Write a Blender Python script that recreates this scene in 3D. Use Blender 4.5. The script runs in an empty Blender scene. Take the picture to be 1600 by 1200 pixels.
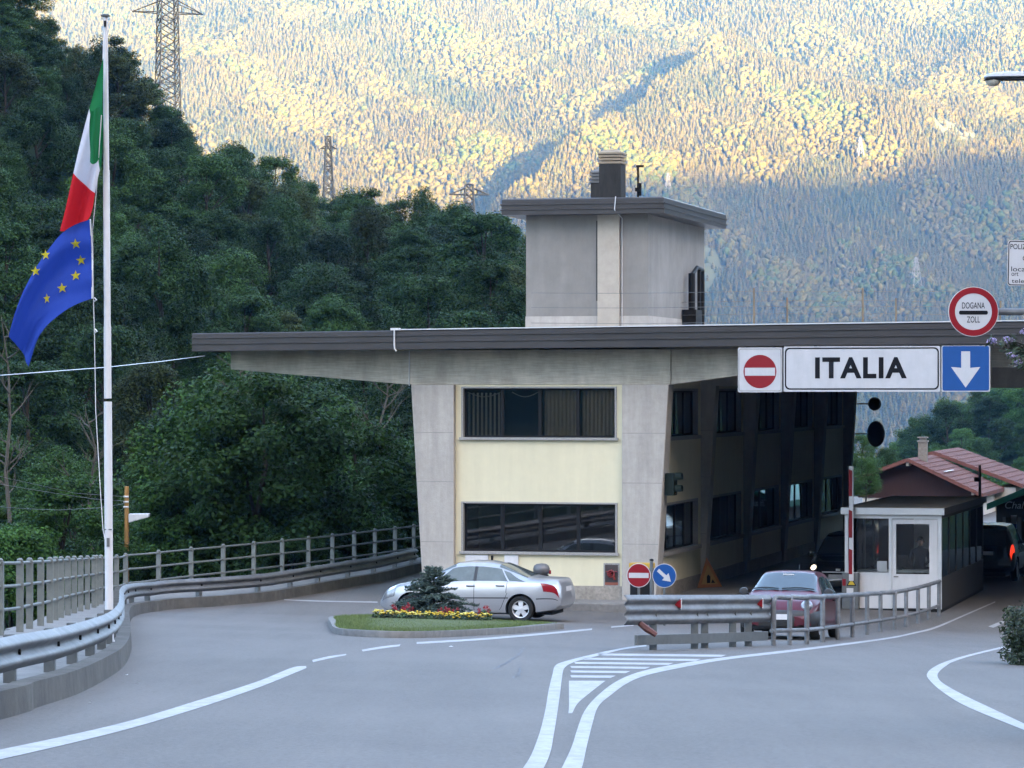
import bpy, math, random
import numpy as np
from mathutils import Vector, Matrix

# ------------------------------------------------------------------ camera, sky, sun, exposure
scene = bpy.context.scene
COL = scene.collection
F = 5060.0                     # focal length in photograph pixels (1600 wide)
CAMZ = 6.0
cam = bpy.data.cameras.new("camera")
cam.sensor_width = 36.0
cam.lens = 36.0 * F / 1600.0
cam.clip_start = 0.5
cam.clip_end = 12000
camo = bpy.data.objects.new("camera", cam)
COL.objects.link(camo)
camo.location = (0, 0, CAMZ)
camo.rotation_euler = (math.radians(90) + math.atan(10.0 / F), 0, 0)
scene.camera = camo

SUN_EL, SUN_AZ = math.radians(9.0), math.radians(30.0)     # sun behind the camera, to the right
S = Vector((math.sin(SUN_AZ) * math.cos(SUN_EL), -math.cos(SUN_AZ) * math.cos(SUN_EL), math.sin(SUN_EL)))
w = bpy.data.worlds.new("World")
scene.world = w
w.use_nodes = True
nt = w.node_tree
sky = nt.nodes.new('ShaderNodeTexSky')
sky.sky_type = 'NISHITA'
sky.sun_disc = False
sky.sun_elevation = SUN_EL
sky.sun_rotation = math.pi - SUN_AZ
sky.air_density = 0.6
sky.dust_density = 5.0
sky.ozone_density = 0.3
bg = nt.nodes['Background']
nt.links.new(sky.outputs[0], bg.inputs[0])
bg.inputs[1].default_value = 0.10
sun = bpy.data.lights.new("sun", 'SUN')
sun.energy = 5.0
sun.angle = math.radians(0.5)
sun.color = (1.0, 0.70, 0.40)
suno = bpy.data.objects.new("sun", sun)
COL.objects.link(suno)
suno.rotation_euler = (-S).to_track_quat('-Z', 'Y').to_euler()
suno.location = (0, -50, 80)
scene.view_settings.view_transform = 'Standard'
scene.view_settings.look = 'None'
scene.view_settings.exposure = 4.8
scene.view_settings.gamma = 1.0
scene.cycles.max_bounces = 6
scene.cycles.diffuse_bounces = 3
scene.cycles.transparent_max_bounces = 12
scene.cycles.volume_bounces = 0
scene.cycles.use_denoising = True
scene.cycles.caustics_reflective = False
scene.cycles.caustics_refractive = False

rng = np.random.default_rng(7)
R = math.radians

# ------------------------------------------------------------------ measuring helpers
SLOPE, CROSS, YF, ZF = 0.0505, 0.025, 78.2, 0.45

def gz(x, y):
    xc = min(max(x, -12), 14)
    base = 4.4 - SLOPE * y if y < YF else ZF
    return base - CROSS * xc

def G(px, py, dz=0.0):
    """the road point a photograph pixel stands on"""
    kx, k = (px - 800) / F, (py - 610) / F
    D = (1.6 - dz) / (k - SLOPE - CROSS * kx) if k - SLOPE - CROSS * kx > 0 else 1e9
    if D > YF:
        D = (CAMZ - ZF - dz) / (k - CROSS * kx)
    return (kx * D, D)

def P(px, py, D):
    return Vector(((px - 800) / F * D, D, CAMZ - (py - 610) / F * D))

ANG = R(14.5)
EF = Vector((math.cos(ANG), -math.sin(ANG), 0))
ED = Vector((math.sin(ANG), math.cos(ANG), 0))
F0 = Vector((0.83, 84.0, 0))

def BL(px, py, s=0.0):
    """pixel -> (t, z) on the plane s metres behind the facade"""
    kx = (px - 800) / F
    o = F0 + ED * s
    t = (kx * o.y - o.x) / (EF.x - kx * EF.y)
    y = o.y + EF.y * t
    return t, CAMZ - (py - 610) / F * y

def BW(t, s, z=0.0):
    p = F0 + EF * t + ED * s
    return Vector((p.x, p.y, z))

def catmull(pts, n=8):
    P_ = [np.array(p, float) for p in pts]
    P_ = [2 * P_[0] - P_[1]] + P_ + [2 * P_[-1] - P_[-2]]
    out = []
    for i in range(1, len(P_) - 2):
        p0, p1, p2, p3 = P_[i - 1:i + 3]
        for j in range(n):
            t = j / n
            out.append(0.5 * ((2 * p1) + (-p0 + p2) * t + (2 * p0 - 5 * p1 + 4 * p2 - p3) * t * t + (-p0 + 3 * p1 - 3 * p2 + p3) * t ** 3))
    out.append(P_[-2])
    return np.array(out)

def resample(pts, step):
    pts = np.array(pts, float)
    d = np.r_[0, np.cumsum(np.linalg.norm(np.diff(pts, axis=0), axis=1))]
    n = max(2, int(round(d[-1] / step)) + 1)
    q = np.linspace(0, d[-1], n)
    return np.stack([np.interp(q, d, pts[:, i]) for i in range(pts.shape[1])], 1)

def normals2(p):
    t = np.gradient(p[:, :2], axis=0)
    t /= np.linalg.norm(t, axis=1)[:, None] + 1e-9
    return np.stack([t[:, 1], -t[:, 0]], 1)        # to the right of travel

# ------------------------------------------------------------------ materials
MATS = {}

def mat(name, col, rough=0.6, metal=0.0, var=0.12, scale=4.0, bump=0.0, bscale=60.0, spec=0.5, stretch=(1, 1, 1),
        emit=None, estr=0.0, coat=0.0, transl=0.0, island=0.0, big=0.0, bigscale=0.3, streak=0.0, sscale=(4, 4, .3)):
    if name in MATS:
        return MATS[name]
    m = bpy.data.materials.new(name)
    m.use_nodes = True
    n, l = m.node_tree.nodes, m.node_tree.links
    b = n['Principled BSDF']
    b.inputs['Roughness'].default_value = rough
    b.inputs['Metallic'].default_value = metal
    b.inputs['Specular IOR Level'].default_value = spec
    b.inputs['Coat Weight'].default_value = coat
    tc = n.new('ShaderNodeTexCoord')
    mp = n.new('ShaderNodeMapping')
    mp.inputs['Scale'].default_value = stretch
    l.new(tc.outputs['Object'], mp.inputs[0])
    nz = n.new('ShaderNodeTexNoise')
    nz.inputs['Scale'].default_value = scale
    nz.inputs['Detail'].default_value = 6
    nz.inputs['Roughness'].default_value = 0.65
    l.new(mp.outputs[0], nz.inputs['Vector'])
    mr = n.new('ShaderNodeMapRange')
    mr.inputs['From Min'].default_value = 0.25
    mr.inputs['From Max'].default_value = 0.75
    mr.inputs['To Min'].default_value = 1 - var
    mr.inputs['To Max'].default_value = 1 + var
    l.new(nz.outputs[0], mr.inputs[0])
    fac = mr.outputs[0]
    def mul(a, bsock):
        q = n.new('ShaderNodeMath'); q.operation = 'MULTIPLY'
        l.new(a, q.inputs[0]); l.new(bsock, q.inputs[1])
        return q.outputs[0]
    if big:
        nb = n.new('ShaderNodeTexNoise')
        nb.inputs['Scale'].default_value = bigscale
        nb.inputs['Detail'].default_value = 3
        l.new(tc.outputs['Object'], nb.inputs['Vector'])
        m2 = n.new('ShaderNodeMapRange')
        m2.inputs['From Min'].default_value = 0.3
        m2.inputs['From Max'].default_value = 0.7
        m2.inputs['To Min'].default_value = 1 - big
        m2.inputs['To Max'].default_value = 1 + big
        l.new(nb.outputs[0], m2.inputs[0])
        fac = mul(fac, m2.outputs[0])
    if streak:
        mp2 = n.new('ShaderNodeMapping'); mp2.inputs['Scale'].default_value = sscale
        l.new(tc.outputs['Object'], mp2.inputs[0])
        ns = n.new('ShaderNodeTexNoise'); ns.inputs['Scale'].default_value = 1.0; ns.inputs['Detail'].default_value = 5; ns.inputs['Roughness'].default_value = .7
        l.new(mp2.outputs[0], ns.inputs['Vector'])
        ms = n.new('ShaderNodeMapRange')
        ms.inputs['From Min'].default_value = .35; ms.inputs['From Max'].default_value = .68
        ms.inputs['To Min'].default_value = 1 + streak * .5; ms.inputs['To Max'].default_value = 1 - streak
        l.new(ns.outputs[0], ms.inputs[0])
        fac = mul(fac, ms.outputs[0])
    if island:
        g = n.new('ShaderNodeNewGeometry')
        m3 = n.new('ShaderNodeMapRange')
        m3.inputs['To Min'].default_value = 1 - island
        m3.inputs['To Max'].default_value = 1 + island
        l.new(g.outputs['Random Per Island'], m3.inputs[0])
        fac = mul(fac, m3.outputs[0])
        oi = n.new('ShaderNodeObjectInfo')
        m4 = n.new('ShaderNodeMapRange')
        m4.inputs['To Min'].default_value = 0.5
        m4.inputs['To Max'].default_value = 1.65
        l.new(oi.outputs['Random'], m4.inputs[0])
        fac = mul(fac, m4.outputs[0])
    vm = n.new('ShaderNodeVectorMath'); vm.operation = 'SCALE'
    vm.inputs[0].default_value = col[:3]
    l.new(fac, vm.inputs['Scale'])
    l.new(vm.outputs[0], b.inputs['Base Color'])
    if bump:
        bz = n.new('ShaderNodeTexNoise')
        bz.inputs['Scale'].default_value = bscale
        bz.inputs['Detail'].default_value = 4
        l.new(mp.outputs[0], bz.inputs['Vector'])
        bp = n.new('ShaderNodeBump')
        bp.inputs['Strength'].default_value = bump
        bp.inputs['Distance'].default_value = 0.02
        l.new(bz.outputs[0], bp.inputs['Height'])
        l.new(bp.outputs[0], b.inputs['Normal'])
    if emit:
        b.inputs['Emission Color'].default_value = (*emit, 1)
        b.inputs['Emission Strength'].default_value = estr
    if transl:
        tr = n.new('ShaderNodeBsdfTranslucent')
        l.new(vm.outputs[0], tr.inputs[0])
        mx = n.new('ShaderNodeMixShader')
        mx.inputs[0].default_value = transl
        l.new(b.outputs[0], mx.inputs[1]); l.new(tr.outputs[0], mx.inputs[2])
        l.new(mx.outputs[0], n['Material Output'].inputs[0])
    MATS[name] = m
    return m

def glass_mat(name, tint=(0.9, 0.95, 0.95), refl=1.0, dark=None):
    """thin pane: clear (or tinted) with a Fresnel reflection"""
    m = bpy.data.materials.new(name); m.use_nodes = True
    n, l = m.node_tree.nodes, m.node_tree.links
    n.remove(n['Principled BSDF'])
    t = n.new('ShaderNodeBsdfTransparent'); t.inputs[0].default_value = (*tint, 1)
    g = n.new('ShaderNodeBsdfGlossy'); g.inputs['Roughness'].default_value = 0.02
    f = n.new('ShaderNodeFresnel'); f.inputs[0].default_value = 1.6
    mx = n.new('ShaderNodeMixShader')
    l.new(f.outputs[0], mx.inputs[0]); l.new(t.outputs[0], mx.inputs[1]); l.new(g.outputs[0], mx.inputs[2])
    l.new(mx.outputs[0], n['Material Output'].inputs[0])
    MATS[name] = m
    return m

M_ASPH = mat('asphalt', (0.106, 0.098, 0.092), 0.85, var=0.32, scale=22, bump=0.4, bscale=120, big=0.10, bigscale=0.2, streak=.12, sscale=(1.1, .08, 1))
M_WALK = mat('pavement_concrete', (0.155, 0.148, 0.14), 0.9, var=0.25, scale=8, bump=0.2, big=0.15, bigscale=0.7)
M_KERB = mat('kerb_concrete', (0.082, 0.078, 0.072), 0.9, streak=.22, sscale=(1.5, 1.5, .7), var=0.3, scale=5, bump=0.3, big=0.25, bigscale=0.9)
M_MARK = mat('road_paint', (0.285, 0.285, 0.29), 0.75, var=0.2, scale=14, bump=0.1, big=0.10, bigscale=2.5, streak=.14, sscale=(6, 2, 1))
M_CONC = mat('pale_concrete', (0.37, 0.342, 0.312), 0.85, var=0.10, scale=6, bump=0.3, bscale=35, big=0.08, bigscale=0.8, streak=.16, sscale=(3, 3, .35))
M_BOARD = mat('board_marked_concrete', (0.43, 0.395, 0.33), 0.9, var=0.24, scale=5, bump=0.4, bscale=8, stretch=(0.35, 1, 5), big=0.14, bigscale=0.9, streak=.25, sscale=(1.6, 1.6, .6))
M_YELL = mat('cream_yellow_render', (0.61, 0.555, 0.395), 0.9, var=0.04, scale=3, bump=0.12, bscale=150, big=0.04, streak=.05, sscale=(3, 3, .3))
M_GRAN = mat('granite', (0.27, 0.26, 0.25), 0.6, var=0.4, scale=35, bump=0.05)
M_STONE = mat('stone_base', (0.27, 0.24, 0.205), 0.7, var=0.35, scale=14, bump=0.1, big=0.15, bigscale=2)
M_FASC = mat('brown_metal_fascia', (0.030, 0.026, 0.027), 0.45, var=0.12, scale=3, streak=.25, sscale=(.8, .8, 2.5))
M_DARK = mat('dark_metal', (0.007, 0.007, 0.008), 0.55, spec=0.2)
M_BLACK = mat('black_rubber', (0.007, 0.007, 0.007), 0.8)
M_GREY = mat('grey_render', (0.212, 0.200, 0.186), 0.9, var=0.10, scale=2.5, bump=0.15, bscale=90, big=0.10, bigscale=0.5, streak=.12, sscale=(2, 2, .3))
M_GALV = mat('galvanised_steel', (0.165, 0.17, 0.178), 0.58, metal=0.5, var=0.2, scale=6, big=0.15, bigscale=1.2, streak=.2, sscale=(2, 2, 6))
M_GALVD = mat('dull_galvanised_steel', (0.13, 0.138, 0.14), 0.55, metal=0.5, var=0.18, scale=6, big=0.1)
M_FENCE = mat('weathered_fence_steel', (0.15, 0.162, 0.155), 0.65, metal=0.2, var=0.2, scale=8)
M_WHITE = mat('white_paint', (0.56, 0.555, 0.57), 0.4, var=0.05, streak=.08, sscale=(4, 4, .5))
M_SIGNW = mat('sign_white', (0.44, 0.44, 0.465), 0.4, var=0.05, streak=.07, sscale=(3, 3, .5))
M_SIGNR = mat('sign_red', (0.20, 0.006, 0.012), 0.45, spec=.25, var=0.05)
M_SIGNB = mat('sign_blue', (0.008, 0.060, 0.225), 0.45, spec=.25, var=0.05)
M_SIGNK = mat('sign_black', (0.006, 0.006, 0.008), 0.6, spec=.12, var=0.02)
M_ALU = mat('aluminium', (0.55, 0.56, 0.58), 0.4, metal=0.4, var=0.05)
M_BARK = mat('bark', (0.028, 0.023, 0.017), 0.95, var=0.3, scale=9)
M_DEAD = mat('dead_wood', (0.065, 0.058, 0.048), 0.95, var=0.25, scale=9)
M_SOIL = mat('soil', (0.05, 0.036, 0.024), 0.95, var=0.3, scale=8)
M_LEAFD = mat('leaf_dark', (0.018, 0.042, 0.011), 0.6, var=0.25, scale=0.9, island=0.45, transl=0.25, spec=0.15)
M_LEAFM = mat('leaf_mid', (0.027, 0.060, 0.014), 0.6, var=0.25, scale=0.9, island=0.45, transl=0.25, spec=0.15)
M_LEAFB = mat('leaf_bright', (0.036, 0.082, 0.017), 0.6, var=0.25, scale=0.9, island=0.45, transl=0.3, spec=0.15)
M_LEAFO = mat('leaf_olive', (0.031, 0.046, 0.014), 0.6, var=0.25, scale=0.9, island=0.45, transl=0.25, spec=0.15)
M_HILL = mat('hill_ground', (0.010, 0.018, 0.007), 0.95, spec=.05, var=0.4, scale=0.5)
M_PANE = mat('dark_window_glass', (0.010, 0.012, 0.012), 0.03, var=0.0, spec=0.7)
M_CLEAR = glass_mat('clear_glass', (.97, .98, .98))
M_CLEAR.node_tree.nodes['Fresnel'].inputs[0].default_value = 1.38
M_CARG = mat('car_glass', (0.035, 0.045, 0.05), 0.03, var=0.0, spec=0.8)
M_TILE = None

# ------------------------------------------------------------------ mesh builder
class MB:
    def __init__(self):
        self.v, self.f, self.mi = [], [], []
    def add(self, v, f, mi=0):
        o = len(self.v)
        self.v += [tuple(map(float, p)) for p in v]
        self.f += [tuple(int(i) + o for i in q) for q in f]
        self.mi += [mi] * len(f)
        return self
    def box(self, x0, x1, y0, y1, z0, z1, mi=0):
        return self.add([(x0, y0, z0), (x1, y0, z0), (x1, y1, z0), (x0, y1, z0), (x0, y0, z1), (x1, y0, z1), (x1, y1, z1), (x0, y1, z1)],
                        [(0, 3, 2, 1), (4, 5, 6, 7), (0, 1, 5, 4), (1, 2, 6, 5), (2, 3, 7, 6), (3, 0, 4, 7)], mi)
    def prism_y(self, poly, y0, y1, mi=0):
        """polygon in (x,z), counter-clockwise seen from -y, extruded y0..y1"""
        n = len(poly)
        v = [(a, y0, b) for a, b in poly] + [(a, y1, b) for a, b in poly]
        f = [tuple(range(n)), tuple(range(2 * n - 1, n - 1, -1))] + [(i + n, (i + 1) % n + n, (i + 1) % n, i) for i in range(n)]
        return self.add(v, [q[::1] for q in f], mi)
    def prism_x(self, poly, x0, x1, mi=0):
        n = len(poly)
        v = [(x0, a, b) for a, b in poly] + [(x1, a, b) for a, b in poly]
        f = [tuple(range(n)), tuple(range(2 * n - 1, n - 1, -1))] + [(i + n, (i + 1) % n + n, (i + 1) % n, i) for i in range(n)]
        return self.add(v, f, mi)
    def prism_z(self, poly, z0, z1, mi=0):
        n = len(poly)
        v = [(a, b, z0) for a, b in poly] + [(a, b, z1) for a, b in poly]
        f = [tuple(range(n - 1, -1, -1)), tuple(range(n, 2 * n))] + [(i, (i + 1) % n, (i + 1) % n + n, i + n) for i in range(n)]
        return self.add(v, f, mi)
    def tube(self, pts, r, n=8, mi=0, caps=True):
        pts = [Vector(p) for p in pts]
        rs = r if hasattr(r, '__len__') else [r] * len(pts)
        v, f = [], []
        up = None
        for i, p in enumerate(pts):
            t = (pts[min(i + 1, len(pts) - 1)] - pts[max(i - 1, 0)])
            if t.length < 1e-9:
                t = Vector((0, 0, 1))
            t.normalize()
            if up is None:
                up = Vector((0, 0, 1)) if abs(t.z) < 0.9 else Vector((1, 0, 0))
            a = t.cross(up)
            if a.length < 1e-6:
                a = t.cross(Vector((1, 0, 0)))
            a.normalize()
            b = a.cross(t).normalized()
            up = b
            for k in range(n):
                c, s_ = math.cos(2 * math.pi * k / n), math.sin(2 * math.pi * k / n)
                v.append(p + a * (c * rs[i]) + b * (s_ * rs[i]))
        for i in range(len(pts) - 1):
            for k in range(n):
                k2 = (k + 1) % n
                f.append((i * n + k, i * n + k2, (i + 1) * n + k2, (i + 1) * n + k))
        if caps:
            f.append(tuple(range(n - 1, -1, -1)))
            f.append(tuple(range((len(pts) - 1) * n, len(pts) * n)))
        return self.add(v, f, mi)
    def lathe(self, prof, n=24, c=(0, 0, 0), axis='z', mi=0):
        v, f = [], []
        for (r, h) in prof:
            for k in range(n):
                a = 2 * math.pi * k / n
                p = (r * math.cos(a), r * math.sin(a), h)
                if axis == 'y':
                    p = (p[0], p[2], p[1])
                elif axis == 'x':
                    p = (p[2], p[0], p[1])
                v.append((p[0] + c[0], p[1] + c[1], p[2] + c[2]))
        for i in range(len(prof) - 1):
            for k in range(n):
                k2 = (k + 1) % n
                f.append((i * n + k, i * n + k2, (i + 1) * n + k2, (i + 1) * n + k))
        return self.add(v, f, mi)
    def ribbon(self, a, b, mi=0):
        """quads between two polylines (3-D points)"""
        n = len(a)
        return self.add(list(map(tuple, a)) + list(map(tuple, b)), [(i, i + 1, n + i + 1, n + i) for i in range(n - 1)], mi)
    def build(self, name, mats, parent=None, smooth=False, bevel=0.0, loc=None):
        me = bpy.data.meshes.new(name)
        me.from_pydata(self.v, [], self.f)
        ms = mats if isinstance(mats, (list, tuple)) else [mats]
        for m in ms:
            me.materials.append(m)
        if any(self.mi):
            me.polygons.foreach_set('material_index', self.mi)
        fix_normals(me)
        if smooth:
            me.polygons.foreach_set('use_smooth', [True] * len(me.polygons))
        o = bpy.data.objects.new(name, me)
        COL.objects.link(o)
        if parent is not None:
            o.parent = parent
        if loc is not None:
            o.location = loc
        if bevel:
            bv = o.modifiers.new('bevel', 'BEVEL')
            bv.width = bevel; bv.segments = 2; bv.limit_method = 'ANGLE'; bv.angle_limit = R(40)
        if smooth and smooth != 'all':
            try:
                me.set_sharp_from_angle(angle=R(45))
            except Exception:
                pass
        return o

import bmesh
def fix_normals(me):
    if len(me.polygons) > 20000:
        return
    bm = bmesh.new(); bm.from_mesh(me)
    bmesh.ops.recalc_face_normals(bm, faces=bm.faces)
    bm.to_mesh(me); bm.free()

def mesh_np(name, v, faces4, mat_, parent=None, tint=None, tri=False, smooth=False):
    """fast mesh from numpy; faces (n,4) or (n,3)"""
    me = bpy.data.meshes.new(name)
    k = faces4.shape[1]
    me.vertices.add(len(v)); me.vertices.foreach_set('co', np.asarray(v, np.float32).ravel())
    me.loops.add(faces4.size); me.loops.foreach_set('vertex_index', faces4.astype(np.int32).ravel())
    me.polygons.add(len(faces4)); me.polygons.foreach_set('loop_start', np.arange(0, faces4.size, k, dtype=np.int32))
    try:
        me.polygons.foreach_set('loop_total', np.full(len(faces4), k, np.int32))
    except Exception:
        pass
    if tint is not None:
        at = me.attributes.new('tint', 'FLOAT', 'POINT')
        at.data.foreach_set('value', np.asarray(tint, np.float32))
    if smooth:
        me.polygons.foreach_set('use_smooth', np.ones(len(faces4), bool))
    me.materials.append(mat_)
    me.update(calc_edges=True)
    me.validate()
    o = bpy.data.objects.new(name, me)
    COL.objects.link(o)
    if parent is not None:
        o.parent = parent
    return o

def tag(o, label=None, cat=None, group=None, kind=None):
    if label: o['label'] = label
    if cat: o['category'] = cat
    if group: o['group'] = group
    if kind: o['kind'] = kind
    return o

def thing(name, label, cat, loc=(0, 0, 0), rz=0.0, group=None):
    o = bpy.data.objects.new(name, None)
    o.empty_display_size = 0.2
    COL.objects.link(o)
    o.location = loc; o.rotation_euler = (0, 0, rz)
    return tag(o, label, cat, group)

def copy_tree(o, parent=None):
    c = o.copy(); COL.objects.link(c)
    if parent is not None:
        c.parent = parent
    for ch in list(o.children):
        copy_tree(ch, c)
    return c

def struct(mb, name, m, **k):
    return tag(mb.build(name, m, **k), kind='structure')

def text_mesh(body, w_, h_, cx, cz, y, m, parent, name='lettering', bold=0.0, keep=False, shear=0.0):
    """flat lettering facing -y, fitted into w_ x h_ centred on (cx, cz)"""
    cu = bpy.data.curves.new(name, 'FONT'); cu.body = body; cu.offset = bold; cu.extrude = 0.0; cu.shear = shear; cu.space_character = 1.0 + bold * 4
    o = bpy.data.objects.new(name, cu); COL.objects.link(o)
    dg = bpy.context.evaluated_depsgraph_get()
    me = bpy.data.meshes.new_from_object(o.evaluated_get(dg))
    bpy.data.objects.remove(o); bpy.data.curves.remove(cu)
    v = np.array([vv.co[:] for vv in me.vertices])
    lo, hi = v.min(0), v.max(0)
    sx, sz = w_ / (hi[0] - lo[0]), h_ / (hi[1] - lo[1])
    if keep:
        sx = sz = min(sx, sz)
    for vv in me.vertices:
        x, z = vv.co.x, vv.co.y
        vv.co = (cx + (x - (lo[0] + hi[0]) / 2) * sx, y, cz + (z - (lo[1] + hi[1]) / 2) * sz)
    me.materials.clear(); me.materials.append(m)
    me.name = name
    ob = bpy.data.objects.new(name, me); COL.objects.link(ob); ob.parent = parent
    return ob

def rrect(x0, x1, z0, z1, r, n=6):
    pts = []
    for cx, cz, a0 in ((x1 - r, z0 + r, -90), (x1 - r, z1 - r, 0), (x0 + r, z1 - r, 90), (x0 + r, z0 + r, 180)):
        for i in range(n + 1):
            a = R(a0 + 90 * i / n)
            pts.append((cx + r * math.cos(a), cz + r * math.sin(a)))
    return pts

def disc(r, n=40, cx=0, cz=0):
    return [(cx + r * math.cos(2 * math.pi * i / n), cz + r * math.sin(2 * math.pi * i / n)) for i in range(n)]
# ================================================================== SETTING
# ---- kerb line and outer fence line of the road, on the ground
kerb_px = [(0,1125),(60,1105),(120,1085),(165,1062),(195,1040),(206,1015),(205,992),(204,974),(213,962),(250,955),(330,948),(400,942),(440,937),(500,926),(560,915),(600,908),(660,893)]
fence_px = [(0,992),(45,982),(80,972),(92,966),(125,955),(155,947),(190,938),(230,931),(300,922),(400,910),(500,897),(600,882),(660,873)]
kp = [G(*p) for p in kerb_px]
fp = [G(*p, dz=0.24) for p in fence_px]
def mono(pts):
    out = [pts[0]]
    for p in pts[1:]:
        if p[1] > out[-1][1] + 0.3:
            out.append(p)
    return out
kp, fp = mono(kp), mono(fp)
def ext(pts, x0, far):
    a = [(x0[0], -30.0), (x0[1], 0.0), (x0[2], 15.0)] if len(x0) == 3 else []
    l = pts[-1]
    return a + pts + [(l[0] + 0.26 * d, l[1] + d) for d in (8, 20, 40, far)]
kp = ext(kp, (-5.2, -5.1, -5.0), 75)
fp = ext(fp, (-7.5, -7.6, -7.9), 75)
kc, fc = catmull(kp, 10), catmull(fp, 10)
def kx_(y): return float(np.interp(y, kc[:, 1], kc[:, 0]))
def fx_(y): return min(float(np.interp(y, fc[:, 1], fc[:, 0])), kx_(y) - 0.75)
WALK = 0.24

ys = np.unique(np.r_[np.arange(-30, 20, 2.0), np.arange(20, 120, 0.3), np.arange(120, 182, 2.0), YF])
xs_u = np.linspace(0, 1, 26) ** 1.3
rows = [[(kx_(y) - 0.1 + u * (24 - kx_(y)), y) for u in xs_u] for y in ys]
V, Fq = [], []
nx = len(xs_u)
for r in rows:
    for (x, y) in r:
        V.append((x, y, gz(x, y)))
for i in range(len(rows) - 1):
    for j in range(nx - 1):
        Fq.append((i * nx + j, i * nx + j + 1, (i + 1) * nx + j + 1, (i + 1) * nx + j))
tag(mesh_np('road', np.array(V), np.array(Fq), M_ASPH, smooth=True), kind='structure')

mb = MB()
a = [(fx_(y) - 0.35, y, gz(fx_(y), y) + WALK) for y in ys]
b = [(kx_(y) - 0.22, y, gz(kx_(y), y) + WALK) for y in ys]
mb.ribbon(a, b)
c = [(p[0], p[1], p[2] - 1.2) for p in a]
mb.ribbon(c, a)
struct(mb, 'sidewalk', M_WALK, smooth=True)
mb = MB()
k0 = [(kx_(y) - 0.22, y, gz(kx_(y), y) + WALK) for y in ys]
k1 = [(kx_(y) - 0.22, y, gz(kx_(y), y) + WALK + 0.02) for y in ys]
k2 = [(kx_(y) - 0.02, y, gz(kx_(y), y) + WALK + 0.012) for y in ys]
k3 = [(kx_(y), y, gz(kx_(y), y) - 0.1) for y in ys]
mb.ribbon(k0, k1); mb.ribbon(k1, k2); mb.ribbon(k2, k3)
struct(mb, 'kerb', M_KERB)

# ---- road markings
mark = MB()
def rib_px(A, B, n=8, h=0.004):
    A, B = catmull(A, n), catmull(B, n)
    pa, pb = [G(*p) for p in A], [G(*p) for p in B]
    mark.ribbon([(x, y, gz(x, y) + h) for x, y in pa], [(x, y, gz(x, y) + h) for x, y in pb])
rib_px([(-60,1182),(19,1168),(187,1131),(312,1094),(400,1066),(455,1044),(478,1041)], [(-60,1198),(19,1183),(187,1143),(312,1106),(400,1076),(460,1052),(479,1044)])
rib_px([(488,1031.5),(515,1025.5),(541,1022)], [(489,1035),(515,1029),(541,1024)])
rib_px([(565,1015.5),(595,1010.5),(626,1007)], [(567,1018.3),(597,1013.5),(624,1010)])
rib_px([(651,1003.5),(750,997.5),(850,989),(925,982)], [(651,1006.5),(750,1000.5),(850,992),(925,984.5)])
rib_px([(955,979),(990,976)], [(955,981),(990,978)])
rib_px([(1010,1008),(970,1013),(920,1024),(885,1033),(868,1040),(863,1055),(857,1080),(852,1110),(843,1146),(830,1180),(817,1201),(800,1225)],
       [(1010,1010),(972,1015.5),(925,1027.5),(898,1034.5),(882,1044),(878,1060),(875,1085),(870,1120),(865,1150),(860,1176),(849,1201),(830,1225)])
rib_px([(1555,939.5),(1505,961),(1462,979),(1430,987.5),(1379,997.5),(1244,1014.5),(1142,1026),(1075,1035),(1007,1048),(965,1064),(933,1088),(913,1112),(902,1140),(893,1168),(878,1200),(865,1225)],
       [(1555,941.5),(1505,963.5),(1462,982),(1430,990),(1379,1000),(1244,1018),(1142,1030),(1077,1041),(1012,1055),(980,1068),(955,1086),(935,1104),(926,1130),(917,1166),(909,1200),(895,1225)])
for (x0, x1, y, hh) in ((934,1135,1022.8,3.2),(911,1095,1029.5,3),(897,1052,1036,3),(891,1016,1042.5,3),(891,985,1049.5,3.2),(891,962,1057,3.6)):
    sl = 2.2 * (x1 - x0) / 200
    rib_px([(x0, y - hh / 2), (x1, y - hh / 2 + sl)], [(x0 + 2, y + hh / 2), (x1 - 8, y + hh / 2 + sl)], 4)
rib_px([(889,1064),(889,1084),(889,1105),(888,1115)], [(946,1064),(924,1081),(903,1099),(894,1115)], 6)
rib_px([(1600,1141),(1540,1117),(1500,1099),(1467,1077),(1450,1060),(1449,1052),(1457,1044),(1475,1035),(1510,1024),(1570,1009.5)],
       [(1600,1131),(1549,1107),(1507,1087),(1475,1069),(1465,1058),(1468,1049),(1482,1038),(1490,1034),(1514,1026),(1570,1012)])
rib_px([(1600,1131),(1640,1146)], [(1600,1141),(1640,1157)], 3)
rib_px([(444,936.5),(500,938.5),(590,940)], [(444,938),(500,940.2),(590,942)])  # flat strip standing in for the edge of a kerb step
rib_px([(1544,979),(1566,970)], [(1552,981),(1572,972)])
struct(mark, 'road_marking', M_MARK)
# tar-sealed cracks and a darker repair patch in the asphalt
crack = MB()
for (pts, wd) in (([(770,1046),(785,1040),(800,1030),(812,1022),(818,1012)], 0.035), ([(800,1060),(812,1052),(810,1044)], 0.03), ([(1195,1075),(1320,1070),(1470,1078)], 0.012)):
    q = resample(catmull([G(*p) for p in pts], 10), 0.15)
    q = q + rng.normal(0, 0.02, q.shape)
    n2 = normals2(q) * wd / 2
    crack.ribbon([(x, y, gz(x, y) + 0.003) for x, y in q - n2], [(x, y, gz(x, y) + 0.003) for x, y in q + n2])
struct(crack, 'road_crack', mat('tar_seal', (0.085, 0.086, 0.095), 0.75, var=0.3, scale=20))

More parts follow.
